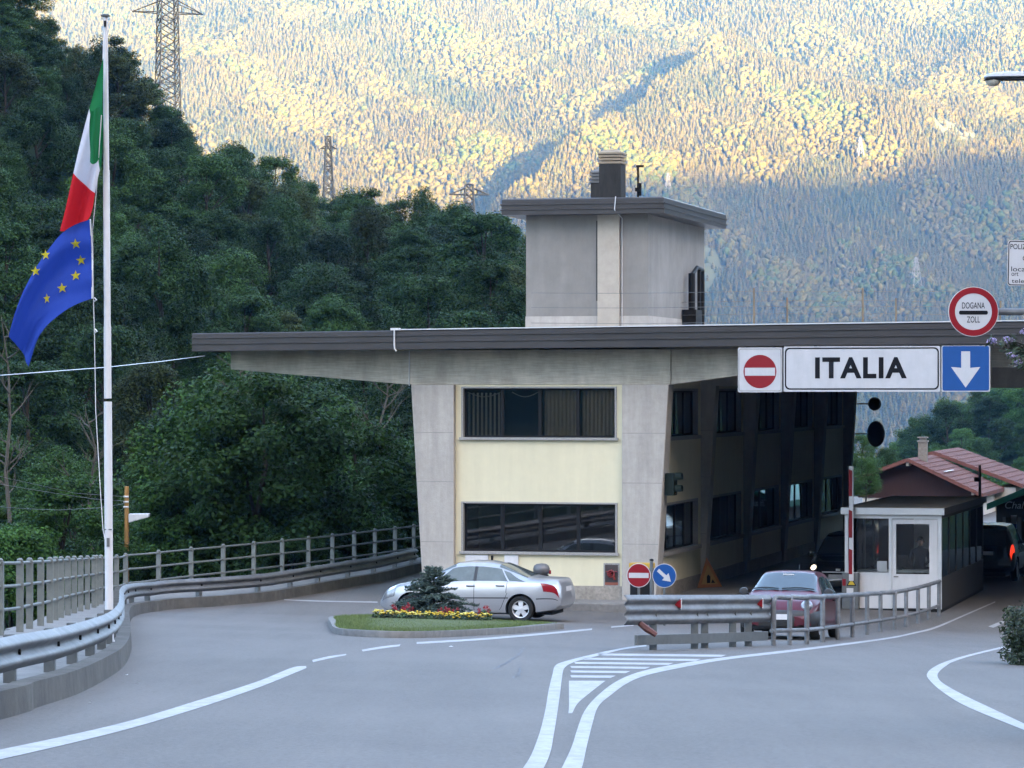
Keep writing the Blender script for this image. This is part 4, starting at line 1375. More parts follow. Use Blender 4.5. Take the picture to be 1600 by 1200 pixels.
def make_car(name, label, sp, loc, rz, paint, group=None):
    t = thing(name, label, 'car', loc, rz, group)
    cs = CarShape(sp['L'], sp['W'], sp)
    v, f = [], []
    n = 121; m = 20
    for i in range(n):
        for j in range(11): v.append((cs.xs[i], cs.R[i, j, 0], cs.R[i, j, 1]))
        for j in range(9, 0, -1): v.append((cs.xs[i], -cs.R[i, j, 0], cs.R[i, j, 1]))
    for i in range(n - 1):
        for j in range(m):
            f.append((i * m + j, i * m + (j + 1) % m, (i + 1) * m + (j + 1) % m, (i + 1) * m + j))
    f += [tuple(range(m)), tuple(range((n - 1) * m, n * m))]
    mb = MB(); mb.add(v, f)
    body = mb.build('body', [paint, M_BLACK], t, smooth=True)
    wr = sp['wheel']
    # wheel arches cut out of the body
    cb = MB()
    for x in sp['axles']:
        for sd in (1, -1):
            y0 = sp['W'] / 2 * sd
            cb.tube([(x, y0 - sd * .30, wr), (x, y0 + sd * .2, wr)], wr + .055, 32)
    co = cb.build('cut', M_BLACK, t)
    md = body.modifiers.new('b', 'BOOLEAN'); md.operation = 'DIFFERENCE'; md.object = co; md.solver = 'EXACT'
    try: md.material_mode = 'TRANSFER'
    except Exception: pass
    dg = bpy.context.evaluated_depsgraph_get()
    me = bpy.data.meshes.new_from_object(body.evaluated_get(dg))
    old = body.data; body.modifiers.clear(); body.data = me; bpy.data.meshes.remove(old); bpy.data.objects.remove(co)
    me.polygons.foreach_set('use_smooth', [True] * len(me.polygons))
    me.set_sharp_from_angle(angle=R(40))
    # wheels
    for x in sp['axles']:
        for sd in (1, -1):
            y0 = (sp['W'] / 2 - .115) * sd
            mb = MB()
            prof = [(wr * .66, -.09), (wr * .9, -.1), (wr * .985, -.075), (wr, -.03), (wr, .03), (wr * .985, .075), (wr * .9, .1), (wr * .66, .09)]
            mb.lathe(prof, 32, (x, y0, wr), axis='y'); ty_ = mb.build('tyre', M_BLACK, t, smooth=True)
            ty_.name = 'wheel'
            mb = MB()
            mb.lathe([(wr * .67, .085 * sd), (wr * .60, .075 * sd), (wr * .585, -.05 * sd)], 32, (x, y0, wr), axis='y')
            for k in range(sp.get('spokes', 5)):
                a = 2 * math.pi * k / sp.get('spokes', 5) + .3
                c_, s_ = math.cos(a), math.sin(a)
                def q(rr, tt, yy): return (x + (c_ * rr - s_ * tt), y0 + yy * sd, wr + (s_ * rr + c_ * tt))
                a1, a2 = wr * .10, wr * .61
                mb.add([q(a1, -.045, .07), q(a1, .045, .07), q(a2, .06, .062), q(a2, -.06, .062), q(a1, -.045, .03), q(a1, .045, .03), q(a2, .06, .03), q(a2, -.06, .03)],
                       [(0, 1, 2, 3), (0, 4, 5, 1), (1, 5, 6, 2), (3, 2, 6, 7), (0, 3, 7, 4)])
            mb.lathe([(0, .078 * sd), (wr * .14, .074 * sd), (wr * .17, .05 * sd), (wr * .17, .02 * sd)], 16, (x, y0, wr), axis='y')
            mb.build('rim', M_ALU, ty_, smooth=True)
            mb = MB(); mb.lathe([(0, .0), (wr * .6, .0)], 24, (x, y0 - .0 * sd, wr), axis='y'); mb.build('brake_disc', M_DARK, ty_)
    # glazing
    for (kind, xa, xb, ra, rb) in sp['side']:
        for sd in (1, -1):
            mb = MB(); mb.add(*cs.patch(xa, xb, ra, rb, sd, .005, 14, 6)); mb.build('side_window', sp.get('glass', M_CARG), t, smooth='all')
    mb = MB(); mb.add(*cs.screen(*sp['windscreen'])); mb.build('windscreen', sp.get('glass', M_CARG), t, smooth='all')
    mb = MB(); mb.add(*cs.screen(*sp['rear'])); mb.build('rear_window', sp.get('glass', M_CARG), t, smooth='all')
    # doors: shut lines, handles
    for (x0, x1, r0, r1) in sp['gaps']:
        for sd in (1, -1):
            mb = MB(); mb.add(*cs.patch((x0, x1), (x0 + .012, x1 + .012), r0, r1, sd, .0025, 1, 8)); mb.build('door_gap', M_DARK, t)
    for (r_, xa, xb) in sp.get('trim', []):
        for sd in (1, -1):
            mb = MB(); mb.add(*cs.patch(xa, xb, r_, r_ + .10, sd, .003, 20, 1)); mb.build('trim_strip', M_PLAST, t)
    for x in sp['handles']:
        for sd in (1, -1):
            p = cs.at(x, 5.25)
            mb = MB(); mb.tube([(x - .1, (p[1] + .005) * sd, p[2]), (x - .07, (p[1] + .035) * sd, p[2]), (x + .07, (p[1] + .035) * sd, p[2]), (x + .1, (p[1] + .005) * sd, p[2])], .016, 6)
            mb.build('door_handle', sp.get('handle_mat', M_DARK), t, smooth=True)
    for (xa, xb, ra, rb, m_, nm) in sp['lights']:
        for sd in (1, -1):
            mb = MB(); mb.add(*cs.patch(xa, xb, ra, rb, sd, .008, 8, 5)); o = mb.build(nm, m_, t, smooth='all')
    for (xa, xb, ra, rb, m_, nm) in sp.get('trims', []):
        for sd in (1, -1):
            mb = MB(); mb.add(*cs.patch(xa, xb, ra, rb, sd, .006, 30, 6)); mb.build(nm, m_, t, smooth='all')
    for sd in (1, -1):
        x, = sp['mirror'],
        p = cs.at(x, 6.2)
        mb = MB(); mb.lathe([(0, -.085), (.06, -.07), (.085, 0), (.07, .05), (0, .06)], 12, axis='x')
        mb.v = [(a * .9 + x, (p[1] + .12) * sd + b * 1.25, p[2] + .07 + c) for a, b, c in mb.v]
        mb.tube([(x, p[1] * sd, p[2] + .01), (x, (p[1] + .1) * sd, p[2] + .05)], .025, 6)
        mb.build('wing_mirror', sp.get('mirror_mat', paint), t, smooth=True)
    L2 = sp['L'] / 2
    for (x, z, txt) in sp['plates']:
        mb = MB(); sx = 1 if x > 0 else -1
        mb.box(x, x + .012 * sx, -.26, .26, z - .055, z + .055); mb.build('number_plate', M_WHITE, t)
    if 'under' in sp:
        mb = MB(); mb.box(-L2 + .25, L2 - .25, -sp['W'] / 2 + .32, sp['W'] / 2 - .32, .17, .33); mb.build('underbody', M_BLACK, t)
    return t, cs

M_PLAST = mat('dark_grey_bumper', (0.022, 0.023, 0.026), 0.55, var=0.04)
PAINT_S = mat('silver_paint', (0.40, 0.41, 0.44), 0.28, metal=0.55, var=0.02, coat=0.6)
PAINT_P = mat('plum_paint', (0.068, 0.005, 0.014), 0.3, metal=0.0, var=0.02, coat=0.25, spec=.3)
PAINT_K = mat('black_paint', (0.006, 0.006, 0.007), 0.25, var=0.0, coat=0.6)
PAINT_W = mat('white_car_paint', (0.5, 0.52, 0.55), 0.3, var=0.0, coat=0.5)
M_TAIL = mat('tail_lamp_red', (0.20, 0.008, 0.015), 0.12, var=0.02, coat=0.5)
M_HEAD = mat('head_lamp', (0.26, 0.27, 0.29), 0.08, metal=0.4, var=0.15, scale=20)
M_PLAST = mat('dark_grey_bumper', (0.022, 0.023, 0.026), 0.55, var=0.04)

sedan = dict(L=4.53, W=1.73, wheel=.315, axles=(1.42, -1.30),
    top=[(-2.27, .60), (-2.262, .88), (-2.24, .985), (-2.17, 1.02), (-1.55, 1.045), (-1.45, 1.06), (-.75, 1.36), (-.35, 1.42), (.05, 1.425), (.35, 1.39), (1.15, .99), (1.25, .96), (1.8, .86), (2.1, .74), (2.22, .60), (2.265, .45)],
    belt=[(-2.27, .47), (-2.2, .86), (-1.9, .94), (-1.3, .955), (0, .93), (1.1, .88), (1.8, .78), (2.15, .62), (2.265, .42)],
    bot=[(-2.27, .42), (-2.2, .30), (-1.9, .24), (-1.5, .19), (1.5, .17), (1.95, .2), (2.2, .22), (2.265, .3)],
    w=[(-2.27, .86), (-2.18, .935), (-1.8, .98), (-1, 1), (1, 1), (1.7, .96), (2.05, .86), (2.27, .62)],
    wr=[(-2.27, .74), (-1.6, .80), (-1.3, .74), (-.7, .66), (.3, .67), (.8, .78), (1.2, .84), (1.8, .8), (2.27, .55)],
    side=[('f', (-.13, -.13), (1.0, .44), 6.1, 6.95), ('r', (-.98, -.78), (-.19, -.19), 6.1, 6.95), ('q', (-1.42, -1.0), (-1.02, -.83), 6.12, 6.90)],
    windscreen=(.36, 1.12), rear=(-1.42, -.72),
    gaps=[(-.16, -.16, 2.5, 6.1), (1.0, 1.02, 3.0, 5.9), (-.95, -.98, 4.4, 6.1), (-.78, -.98, 2.6, 4.4)],
    trim=[(3.85, -1.0, 1.05), (3.75, -2.2, -1.68)], handles=(-.02 - .05, -.80),
    lights=[((-2.23, -2.17), (-1.86, -1.78), 4.55, 5.95, M_TAIL, 'tail_light'), ((1.85, 1.8), (2.2, 2.12), 4.4, 6.0, M_HEAD, 'headlight')],
    trims=[((-.20, -.20), (-.12, -.12), 6.1, 6.95, M_PLAST, 'door_pillar')],
    mirror=.88, plates=[(-2.275, .78, '')], under=1,
    glass=mat('sedan_glass', (0.085, 0.10, 0.095), 0.03, var=0.35, scale=2.2, spec=0.9))
# silver car: rear near-side corner at about (1.13, 76.9), heading left along the facade
hd = -EF
ctr = Vector((1.13, 76.9, 0)) + ED * .865 + hd * 2.265
zc = gz(ctr.x, ctr.y)
make_car('parked_car', 'silver four-door saloon parked behind the flower bed in front of the customs building', sedan, (ctr.x, ctr.y, zc), math.atan2(hd.y, hd.x), PAINT_S)

hatch = dict(L=3.62, W=1.64, wheel=.28, axles=(1.22, -1.22),
    top=[(-1.81, .55), (-1.78, .9), (-1.6, 1.2), (-1.2, 1.36), (-.5, 1.41), (.1, 1.40), (.3, 1.36), (.95, .98), (1.05, .94), (1.5, .78), (1.72, .62), (1.80, .45)],
    belt=[(-1.81, .5), (-1.7, .85), (0, .86), (.9, .84), (1.45, .70), (1.7, .54), (1.8, .4)],
    bot=[(-1.81, .35), (-1.6, .22), (1.5, .2), (1.7, .22), (1.8, .28)],
    w=[(-1.81, .8), (-1.5, .95), (-1, 1), (1, 1), (1.45, .95), (1.7, .82), (1.81, .62)],
    wr=[(-1.81, .62), (-1.2, .70), (.2, .73), (.7, .80), (1.0, .88), (1.5, .8), (1.8, .5)],
    side=[('f', (-.5, -.45), (.80, .38), 6.1, 6.95), ('r', (-1.3, -1.15), (-.58, -.55), 6.1, 6.9)],
    windscreen=(.30, .94), rear=(-1.70, -1.25), gaps=[(-.55, -.5, 2.6, 6.1), (.85, .85, 3, 6)], handles=(-.4,),
    lights=[((-1.75, -1.72), (-1.6, -1.55), 4.5, 6.1, M_TAIL, 'tail_light')],
    
    mirror=.68, mirror_mat=M_PLAST, plates=[(1.853, .46, '')], under=1,
    glass=mat('hatch_glass', (0.03, 0.045, 0.055), 0.04, var=0.0, spec=0.9))
hd = -ED
fr = Vector(((1213 - 800) / F * 65.6, 65.6, 0)); ctr = fr + ED * 1.81
dz = (gz(fr.x, fr.y) - gz(fr.x + ED.x * 3, fr.y + ED.y * 3)) / 3
t, cs = make_car('small_car', 'small plum-red hatchback driving out behind the steel crash barrier', hatch, (ctr.x, ctr.y, gz(ctr.x, ctr.y)), math.atan2(hd.y, hd.x), PAINT_P)
t.rotation_euler = (0, -math.atan(dz), math.atan2(hd.y, hd.x))
mb = MB(); mb.tube([(-.9, 0, 1.36), (-1.35, -.06, 1.52)], .008, 5); mb.build('aerial', M_DARK, t)
mb = MB(); mb.box(.32, .40, -.11, .11, 1.27, 1.33); mb.build('rear_view_mirror', M_WHITE, t)
mb = MB()
for (ya, yb) in ((-.05, .62), (-.68, -.12)):
    pts = []
    for k in range(9):
        y = ya + (yb - ya) * k / 8
        x = .92 - .04 * math.sin(math.pi * k / 8)
        r_ = 10 - abs(y) / (hatch['W'] / 2 * .82) * 2.0
        p = cs.at(x, min(9.9, max(7.2, r_)))
        pts.append((x, y, p[2] + .03))
    mb.tube(pts, .012, 5)
mb.build('wiper', M_BLACK, t)
for sd in (1, -1):
    mb = MB(); mb.lathe([(0, .13), (.06, .12), (.10, .07), (.115, 0), (0, -.02)], 16, axis='x'); mb.v = [(x * .9 + 1.56 + z_ * -.5 - abs(y_) * .0, y_ * 1.1 + .57 * sd, z_ * .95 + .69) for x, y_, z_ in mb.v]; mb.build('headlight', M_HEAD, t, smooth=True)
bc_ = catmull([(1.0, .83), (1.35, .825), (1.6, .74), (1.75, .56), (1.83, .28), (1.85, 0), (1.83, -.28), (1.75, -.56), (1.6, -.74), (1.35, -.825), (1.0, -.83)], 4)
mb = MB()
lev = [(.20, .90), (.24, .975), (.40, 1.0), (.52, .99), (.58, .955), (.60, .9)]
v = [(1.0 + (x - 1.0) * (sc_ if x > 1.3 else 1), y * (sc_ if abs(y) < .8 else min(1, sc_ + .02)), z) for z, sc_ in lev for x, y in bc_]
m_ = len(bc_)
mb.add(v, [(i * m_ + k, i * m_ + k + 1, (i + 1) * m_ + k + 1, (i + 1) * m_ + k) for i in range(len(lev) - 1) for k in range(m_ - 1)])
mb.build('bumper', M_PLAST, t, smooth='all')
mb = MB(); mb.box(1.80, 1.858, -.36, .36, .27, .36); mb.build('air_intake', M_BLACK, t)

suv = dict(L=4.6, W=1.86, wheel=.36, axles=(1.4, -1.35),
    top=[(-2.3, .6), (-2.27, 1.2), (-2.1, 1.6), (-1.7, 1.75), (0, 1.76), (.35, 1.7), (1.05, 1.17), (1.2, 1.12), (1.9, 1.02), (2.15, .9), (2.28, .6)],
    belt=[(-2.3, .55), (-2.2, 1.1), (0, 1.07), (1.1, 1.04), (1.9, .94), (2.2, .7), (2.29, .5)],
    bot=[(-2.3, .45), (-2.1, .3), (1.9, .28), (2.2, .3), (2.29, .4)],
    w=[(-2.3, .85), (-2, .96), (-1, 1), (1, 1), (1.8, .96), (2.15, .86), (2.3, .7)],
    wr=[(-2.3, .7), (-1.8, .76), (.3, .76), (1.0, .88), (1.9, .84), (2.3, .6)],
    side=[('f', (-.1, -.1), (.95, .5), 6.1, 6.95), ('r', (-1.2, -1.1), (-.2, -.2), 6.1, 6.95)],
    windscreen=(.42, 1.05), rear=(-2.25, -1.85), gaps=[(-.15, -.15, 2.6, 6.1), (1, 1, 3, 6)], handles=(-.02, -.95),
    lights=[((-2.25, -2.2), (-2.02, -2.0), 4.6, 6.1, M_TAIL, 'tail_light')],
    mirror=.8, plates=[(2.30, .62, ''), (-2.31, .9, '')], under=1)
M_LIT = mat('lit_headlight', (0.9, 0.9, 0.9), .1, emit=(1.0, .82, .62), estr=.22)
suv2 = dict(suv); suv2['lights'] = suv['lights']
fr = Vector(((1309 - 800) / F * 90.0, 90.0, 0)); ctr = fr + ED * 2.3; hd = -ED
t, cs = make_car('dark_car', 'black off-roader with one headlight lit waiting in the dark lane left of the booth', suv2, (ctr.x, ctr.y, gz(ctr.x, ctr.y)), math.atan2(hd.y, hd.x), PAINT_K)
for sd, m_ in ((-1, M_LIT), (1, M_HEAD)):
    mb = MB(); mb.lathe([(0, .16), (.07, .15), (.105, .10), (.11, 0)], 16, axis='x')
    mb.v = [(x + 2.0, y * .85 + .70 * sd, z * .75 + .84) for x, y, z in mb.v]
    mb.build('headlight', m_, t, smooth=True)
mb = MB(); mb.box(2.2, 2.285, -.45, .45, .72, .75); mb.box(2.2, 2.287, -.06, .06, .77, .83); mb.build('grille', M_ALU, t)
# cars beyond the booth on the right, tails towards us
hd = ED
ctr = Vector((14.52, 99.5, 0)) + ED * 2.3
suv3 = dict(suv); M_TLIT = mat('lit_tail_light', (.4, .01, .01), .2, emit=(1, .05, .02), estr=.045)
suv3['lights'] = [((-2.27, -2.25), (-2.0, -1.98), 4.7, 6.15, M_TLIT, 'tail_light')]
make_car('dark_car', 'black car with glowing red tail light standing beyond the booth on the right', suv3, (ctr.x, ctr.y, gz(ctr.x, ctr.y)), math.atan2(hd.y, hd.x), PAINT_K)
ctr = Vector((18.75, 113, 0)) + ED * 2.2
sed2 = dict(sedan)
t, cs = make_car('patrol_car', 'white and blue car half visible at the right edge beyond the black car', sed2, (ctr.x, ctr.y, gz(ctr.x, ctr.y)), math.atan2(hd.y, hd.x), PAINT_W)
mb = MB(); mb.box(-.2, .05, -.55, .55, 1.44, 1.56); mb.build('roof_light_bar', M_SIGNB, t, bevel=.02)

# scooter behind the saloon: only its top box shows above the boot
pt = P(846, 889, 81.3)
t = thing('scooter', 'grey motor scooter with top box and red tail lamp behind the silver car', 'scooter', (pt.x, pt.y, gz(pt.x, pt.y)), math.atan2(EF.y, EF.x) + R(205))
M_SCO = mat('scooter_grey', (.10, .10, .105), .4, var=.04, coat=.3)
zb_ = pt.z - gz(pt.x, pt.y)
mb = MB(); mb.lathe([(0, -.14), (.15, -.14), (.205, -.09), (.215, 0), (.19, .08), (.12, .13), (0, .145)], 18, (-.0, 0, zb_)); mb.v = [(x * 1.0, y * 1.0, z) for x, y, z in mb.v]; mb.build('top_box', M_SCO, t, smooth=True)
mb = MB(); mb.box(-.225, -.17, -.15, .15, zb_ - .125, zb_ - .02); mb.build('tail_lamp', M_TAIL, t, bevel=.02)
for x in (-.1, 1.15):
    mb = MB(); mb.lathe([(.15, -.05), (.22, -.05), (.24, 0), (.22, .05), (.15, .05)], 20, (x, 0, .24), axis='y'); w_ = mb.build('wheel', M_BLACK, t, smooth=True)
    mb = MB(); mb.lathe([(0, -.04), (.16, -.03), (.16, .03), (0, .04)], 16, (x, 0, .24), axis='y'); mb.build('rim', M_ALU, w_)
mb = MB(); mb.tube([(-.25, 0, .72), (.0, 0, .62), (.45, 0, .48), (.6, 0, .3), (.85, 0, .3), (.98, 0, .55), (1.02, 0, .95)], [.1, .17, .17, .13, .13, .15, .09], 10); mb.build('body', M_SCO, t, smooth=True)
mb = MB(); mb.tube([(-.2, 0, .78), (.1, 0, .80), (.5, 0, .74)], [.1, .14, .1], 10); mb.build('seat', M_BLACK, t, smooth=True)
mb = MB(); mb.tube([(1.0, -.32, 1.02), (1.05, -.1, 1.0), (1.05, .1, 1.0), (1.0, .32, 1.02)], .018, 6); mb.tube([(1.05, 0, 1.0), (1.15, 0, .24)], .025, 6); mb.build('handlebar', M_DARK, t)
mb = MB(); mb.box(-.16, .16, -.12, .12, zb_ - .19, zb_ - .14); mb.tube([(0, 0, zb_ - .16), (-.05, 0, .7)], .02, 6); mb.build('carrier', M_DARK, t)
# ================================================================== BOOTH, BARRIER, HOUSES
bx, by = G(1471, 957)
gb = gz(bx, by)
wB = None
kx0 = (1320 - 800) / F
tt_ = (kx0 * by - bx) / (EF.x - kx0 * EF.y); wB = -tt_
bt = thing('customs_booth', 'pale aluminium glazed control booth with a flat roof beside the lane', 'booth', (bx, by, gb), -ANG)
H0 = 2.64
DB = 10.0
M_BOOTHD = mat('booth_side_shaded', (0.025, 0.024, 0.022), .6)  # sides and back coloured dark for the shade under the canopy
def zz(py): return 6 - (py - 610) / F * by - gb
zr1, zr0, zg1, zg0 = zz(794), zz(805), zz(811), zz(896)
mb = MB()
mb.box(-wB, 0, 0, DB, 0, .08); mb.build('floor', M_DARK, bt)
mb = MB(); mb.box(-wB - .06, .06, -.1, DB + .1, zr0 + .02, zr1 - .015); mb.build('roof', mat('booth_roof_felt', (.26, .22, .17), .95, var=.2), bt)
mb = MB(); mb.box(-wB - .09, .09, -.14, -.10, zr0, zr1); mb.build('roof_edge', M_ALU, bt, bevel=.01)
mb = MB(); mb.box(.06, .09, -.10, DB + .1, zr0, zr1); mb.box(-wB - .09, -wB - .06, -.1, DB + .1, zr0, zr1); mb.build('roof_edge', M_FASC, bt)
xd = -.52 * wB
mb = MB()
for x0, x1 in ((-wB, -wB + .09), (-.09, 0)):
    mb.box(x0, x1, -.01, .08, .08, zr0)
mb.box(-wB + .09, -.09, 0, .07, zg1, zr0 + .0)
mb.box(-wB + .09, xd - .06, 0, .07, zg0 - .06, zg0)
mb.box(xd - .06, xd + .02, -.005, .075, .08, zg1)
mb.build('frame', M_ALU, bt)
mb = MB(); mb.box(-wB + .09, xd - .06, .01, .06, .08, zg0 - .06); mb.build('front_panel', M_WHITE, bt)
mb = MB(); mb.box(-wB + .09, xd - .06, .03, .036, zg0, zg1); mb.build('pane', M_CLEAR, bt)
# door on the right
mb = MB()
a, b = xd + .03, -.10
mb.box(a, a + .10, .0, .06, .1, zg1 - .02); mb.box(b - .22, b, .0, .06, .1, zg1 - .02); mb.box(a + .10, b - .22, .0, .06, zg1 - .14, zg1 - .02)
mb.box(a + .1, b - .22, .005, .055, .1, zg0 - .03)
d_ = mb.build('door', M_WHITE, bt)
mb = MB(); mb.box(a + .1, b - .22, .025, .031, zg0 - .03, zg1 - .14); mb.build('pane', M_CLEAR, d_)
mb = MB(); mb.tube([(a + .05, -.005, zg0 - .1), (a + .05, -.05, zg0 - .1), (a + .17, -.05, zg0 - .1)], .012, 6); mb.build('handle', M_DARK, d_)
# sides and back
for x in (-wB, -.05):
    mb = MB(); mb.box(x, x + .05, .08, DB, .08, zg0 - .2); mb.build('side_panel', M_BOOTHD, bt)
    mb = MB()
    for s in np.linspace(.08, DB - .06, 7):
        mb.box(x - .003, x + .053, s, s + .06, zg0 - .2, zr0)
    mb.box(x - .002, x + .052, .14, DB - .06, zr0 - .1, zr0 - .001); mb.box(x - .004, x + .054, .14, DB - .06, zg0 - .2, zg0 - .12)
    mb.build('side_frame', M_BOOTHD, bt)
    mb = MB(); mb.box(x + .022, x + .028, .14, DB - .06, zg0 - .12, zr0 - .1); mb.build('pane', M_CLEAR, bt)
mb = MB(); mb.box(-wB + .05, -.05, DB - .05, DB, .08, zg0); mb.box(-wB + .05, -.05, DB - .05, DB, zr0 - .1, zr0); mb.build('back_panel', M_BOOTHD, bt)
mb = MB(); mb.box(-wB + .05, -.05, DB - .03, DB - .024, zg0, zr0 - .1); mb.build('pane', M_CLEAR, bt)
# dark cupboard wall and desk inside
mb = MB(); mb.box(-wB + .3, -wB * .5, 4.2, 4.7, .08, 2.35); mb.build('cupboard', mat('cupboard', (.05, .045, .04), .7), bt)
mb = MB(); mb.box(-wB * .47, -.1, 3.6, 3.64, 1.0, 2.4); mb.build('pinboard', mat('pale_board', (.45, .46, .44), .8), bt)
mb = MB(); mb.prism_y([(-.66, 1.62), (-.16, 1.62), (-.16, 2.26), (-.36, 2.26), (-.36, 2.18), (-.60, 2.18)], 3.55, 3.598); mb.build('barrier_stand_in', mat('barrier_red', (.45, .02, .06), .5), bt)  # added red panel standing in for road barriers showing in the glass
mb = MB(); mb.box(-wB + .1, -.12, 1.5, 2.2, .95, 1.0); mb.box(-wB + .15, -wB + .2, 1.55, 2.15, .08, .95); mb.box(-.2, -.15, 1.55, 2.15, .08, .95); mb.build('desk', mat('desk_top', (.28, .30, .30), .5), bt)
mb = MB(); mb.box(-1.55, -1.15, 1.9, 1.95, 1.08, 1.4); mb.box(-1.4, -1.3, 1.9, 2.0, 1.0, 1.1); mb.build('monitor', M_DARK, bt)
mb = MB(); mb.box(xd - .38, xd - .12, .06, .07, zg0 + .02, zg0 + .3); mb.build('paper_notice', M_WHITE, bt)
# person standing behind the desk
pl = Vector((bx, by, gb + .08)) + EF * (-.92) + ED * 2.75
pers = thing('person', 'person in dark clothes standing inside the glazed booth behind its door', 'person', pl, -ANG)
jn = {'pelvis': (0, 0, .93, .15), 'waist': (0, 0, 1.1, .14), 'chest': (0, 0, 1.32, .165), 'neck0': (0, 0, 1.47, .075), 'neck1': (.01, -.01, 1.54, .055), 'skull': (.015, -.02, 1.64, .092), 'crown': (.012, -.01, 1.72, .075)}
ed_ = [('pelvis', 'waist'), ('waist', 'chest'), ('chest', 'neck0'), ('neck0', 'neck1'), ('neck1', 'skull'), ('skull', 'crown')]
for sd, nm in ((1, 'a'), (-1, 'b')):
    jn.update({nm + 'sh': (.19 * sd, 0, 1.41, .07), nm + 'el': (.25 * sd, -.05, 1.14, .05), nm + 'wr': (.20 * sd, -.28, 1.04, .032), nm + 'pm': (.18 * sd, -.36, 1.035, .036),
               nm + 'hp': (.09 * sd, 0, .88, .11), nm + 'kn': (.10 * sd, -.02, .50, .07), nm + 'an': (.10 * sd, .02, .09, .045), nm + 'to': (.11 * sd, -.17, .03, .04)})
    ed_ += [('chest', nm + 'sh'), (nm + 'sh', nm + 'el'), (nm + 'el', nm + 'wr'), (nm + 'wr', nm + 'pm'), ('pelvis', nm + 'hp'), (nm + 'hp', nm + 'kn'), (nm + 'kn', nm + 'an'), (nm + 'an', nm + 'to')]
    for k, (dx, ln) in enumerate(((-.028, .07), (-.01, .082), (.01, .078), (.028, .06))):
        jn[nm + 'f%d' % k] = (.18 * sd + dx * .7, -.40, 1.03, .009); jn[nm + 'g%d' % k] = (.18 * sd + dx, -.40 - ln, 1.005, .008)
        ed_ += [(nm + 'pm', nm + 'f%d' % k), (nm + 'f%d' % k, nm + 'g%d' % k)]
    jn[nm + 'th'] = (.18 * sd - .05 * sd, -.39, 1.02, .009); ed_ += [(nm + 'pm', nm + 'th')]
keys = list(jn)
me = bpy.data.meshes.new('body'); me.from_pydata([jn[k][:3] for k in keys], [(keys.index(a), keys.index(b)) for a, b in ed_], [])
bo = bpy.data.objects.new('body', me); COL.objects.link(bo); bo.parent = pers
sk = bo.modifiers.new('skin', 'SKIN'); me.skin_vertices[0].data[0].use_root = True
for i, k in enumerate(keys): me.skin_vertices[0].data[i].radius = (jn[k][3], jn[k][3])
sb = bo.modifiers.new('sub', 'SUBSURF'); sb.levels = 1; sb.render_levels = 1
me.materials.append(mat('dark_uniform', (.02, .022, .03), .9, var=.1))
mb = MB(); mb.lathe([(0, -.12), (.06, -.11), (.085, -.03), (.09, .04), (.07, .1), (0, .125)], 16, (.015, -.035, 1.645)); mb.v = [(x, y, z) for x, y, z in mb.v]
mb.tube([(.015, -.12, 1.66), (.015, -.145, 1.625)], [.012, .018], 6); mb.box(-.015, .045, -.123, -.118, 1.585, 1.593)
mb.tube([(-.02, -.118, 1.665), (-.02, -.122, 1.665)], .012, 6); mb.tube([(.05, -.118, 1.665), (.05, -.122, 1.665)], .012, 6)
mb.tube([(-.075, -.02, 1.64), (-.09, -.01, 1.65)], .025, 6); mb.tube([(.105, -.02, 1.64), (.12, -.01, 1.65)], .025, 6)
mb.build('face', mat('skin', (.30, .17, .12), .6), pers, smooth=True)
mb = MB(); mb.lathe([(.095, -.02), (.105, .04), (.085, .1), (.04, .135), (0, .14)], 16, (.015, -.02, 1.65)); mb.build('hair', M_BLACK, pers, smooth=True)

# lift barrier
bp_ = G(1328, 952); gp = gz(*bp_)
t = thing('lift_barrier', 'grey barrier box with raised red and white boom beside the booth', 'barrier', (bp_[0], bp_[1], gp), -ANG)
mb = MB(); mb.box(-.22, .22, 0, .36, 0, .95); mb.build('cabinet', M_GALVD, t, bevel=.02)
mb = MB(); mb.box(-.2, -.13 + .02, -.004, 0, .62, .80); mb.build('red_reflector', M_SIGNR, t)
mb = MB(); mb.prism_y([(-.09, .62), (.17, .62), (.04, .84)], -.006, -.002); mb.build('warning_sticker', M_SIGNK, t)
mb = MB(); mb.prism_y([(-.05, .645), (.13, .645), (.04, .80)], -.009, -.006); mb.build('warning_sticker', mat('sticker_yellow', (.55, .38, .02), .5), t)
mb = MB(); mb.box(-.09, .09, -.004, 0, .42, .56); mb.build('label_plate', M_WHITE, t)
z0 = .95; ztop = 6 - (728 - 610) / F * bp_[1] - gp
mb = MB(); mb.box(-.02, .10, -.06, -.01, .75, ztop); mb.build('boom', M_WHITE, t, bevel=.012)
for (pa, pb) in ((733, 775), (796, 840), (857, 897)):
    za, zb_ = 6 - (pb - 610) / F * bp_[1] - gp, 6 - (pa - 610) / F * bp_[1] - gp
    mb = MB(); mb.prism_y([(-.022, za), (.07, za + .0), (.07, zb_ - .04), (-.022, zb_)], -.066, -.0605); mb.build('red_band', M_SIGNR, t)

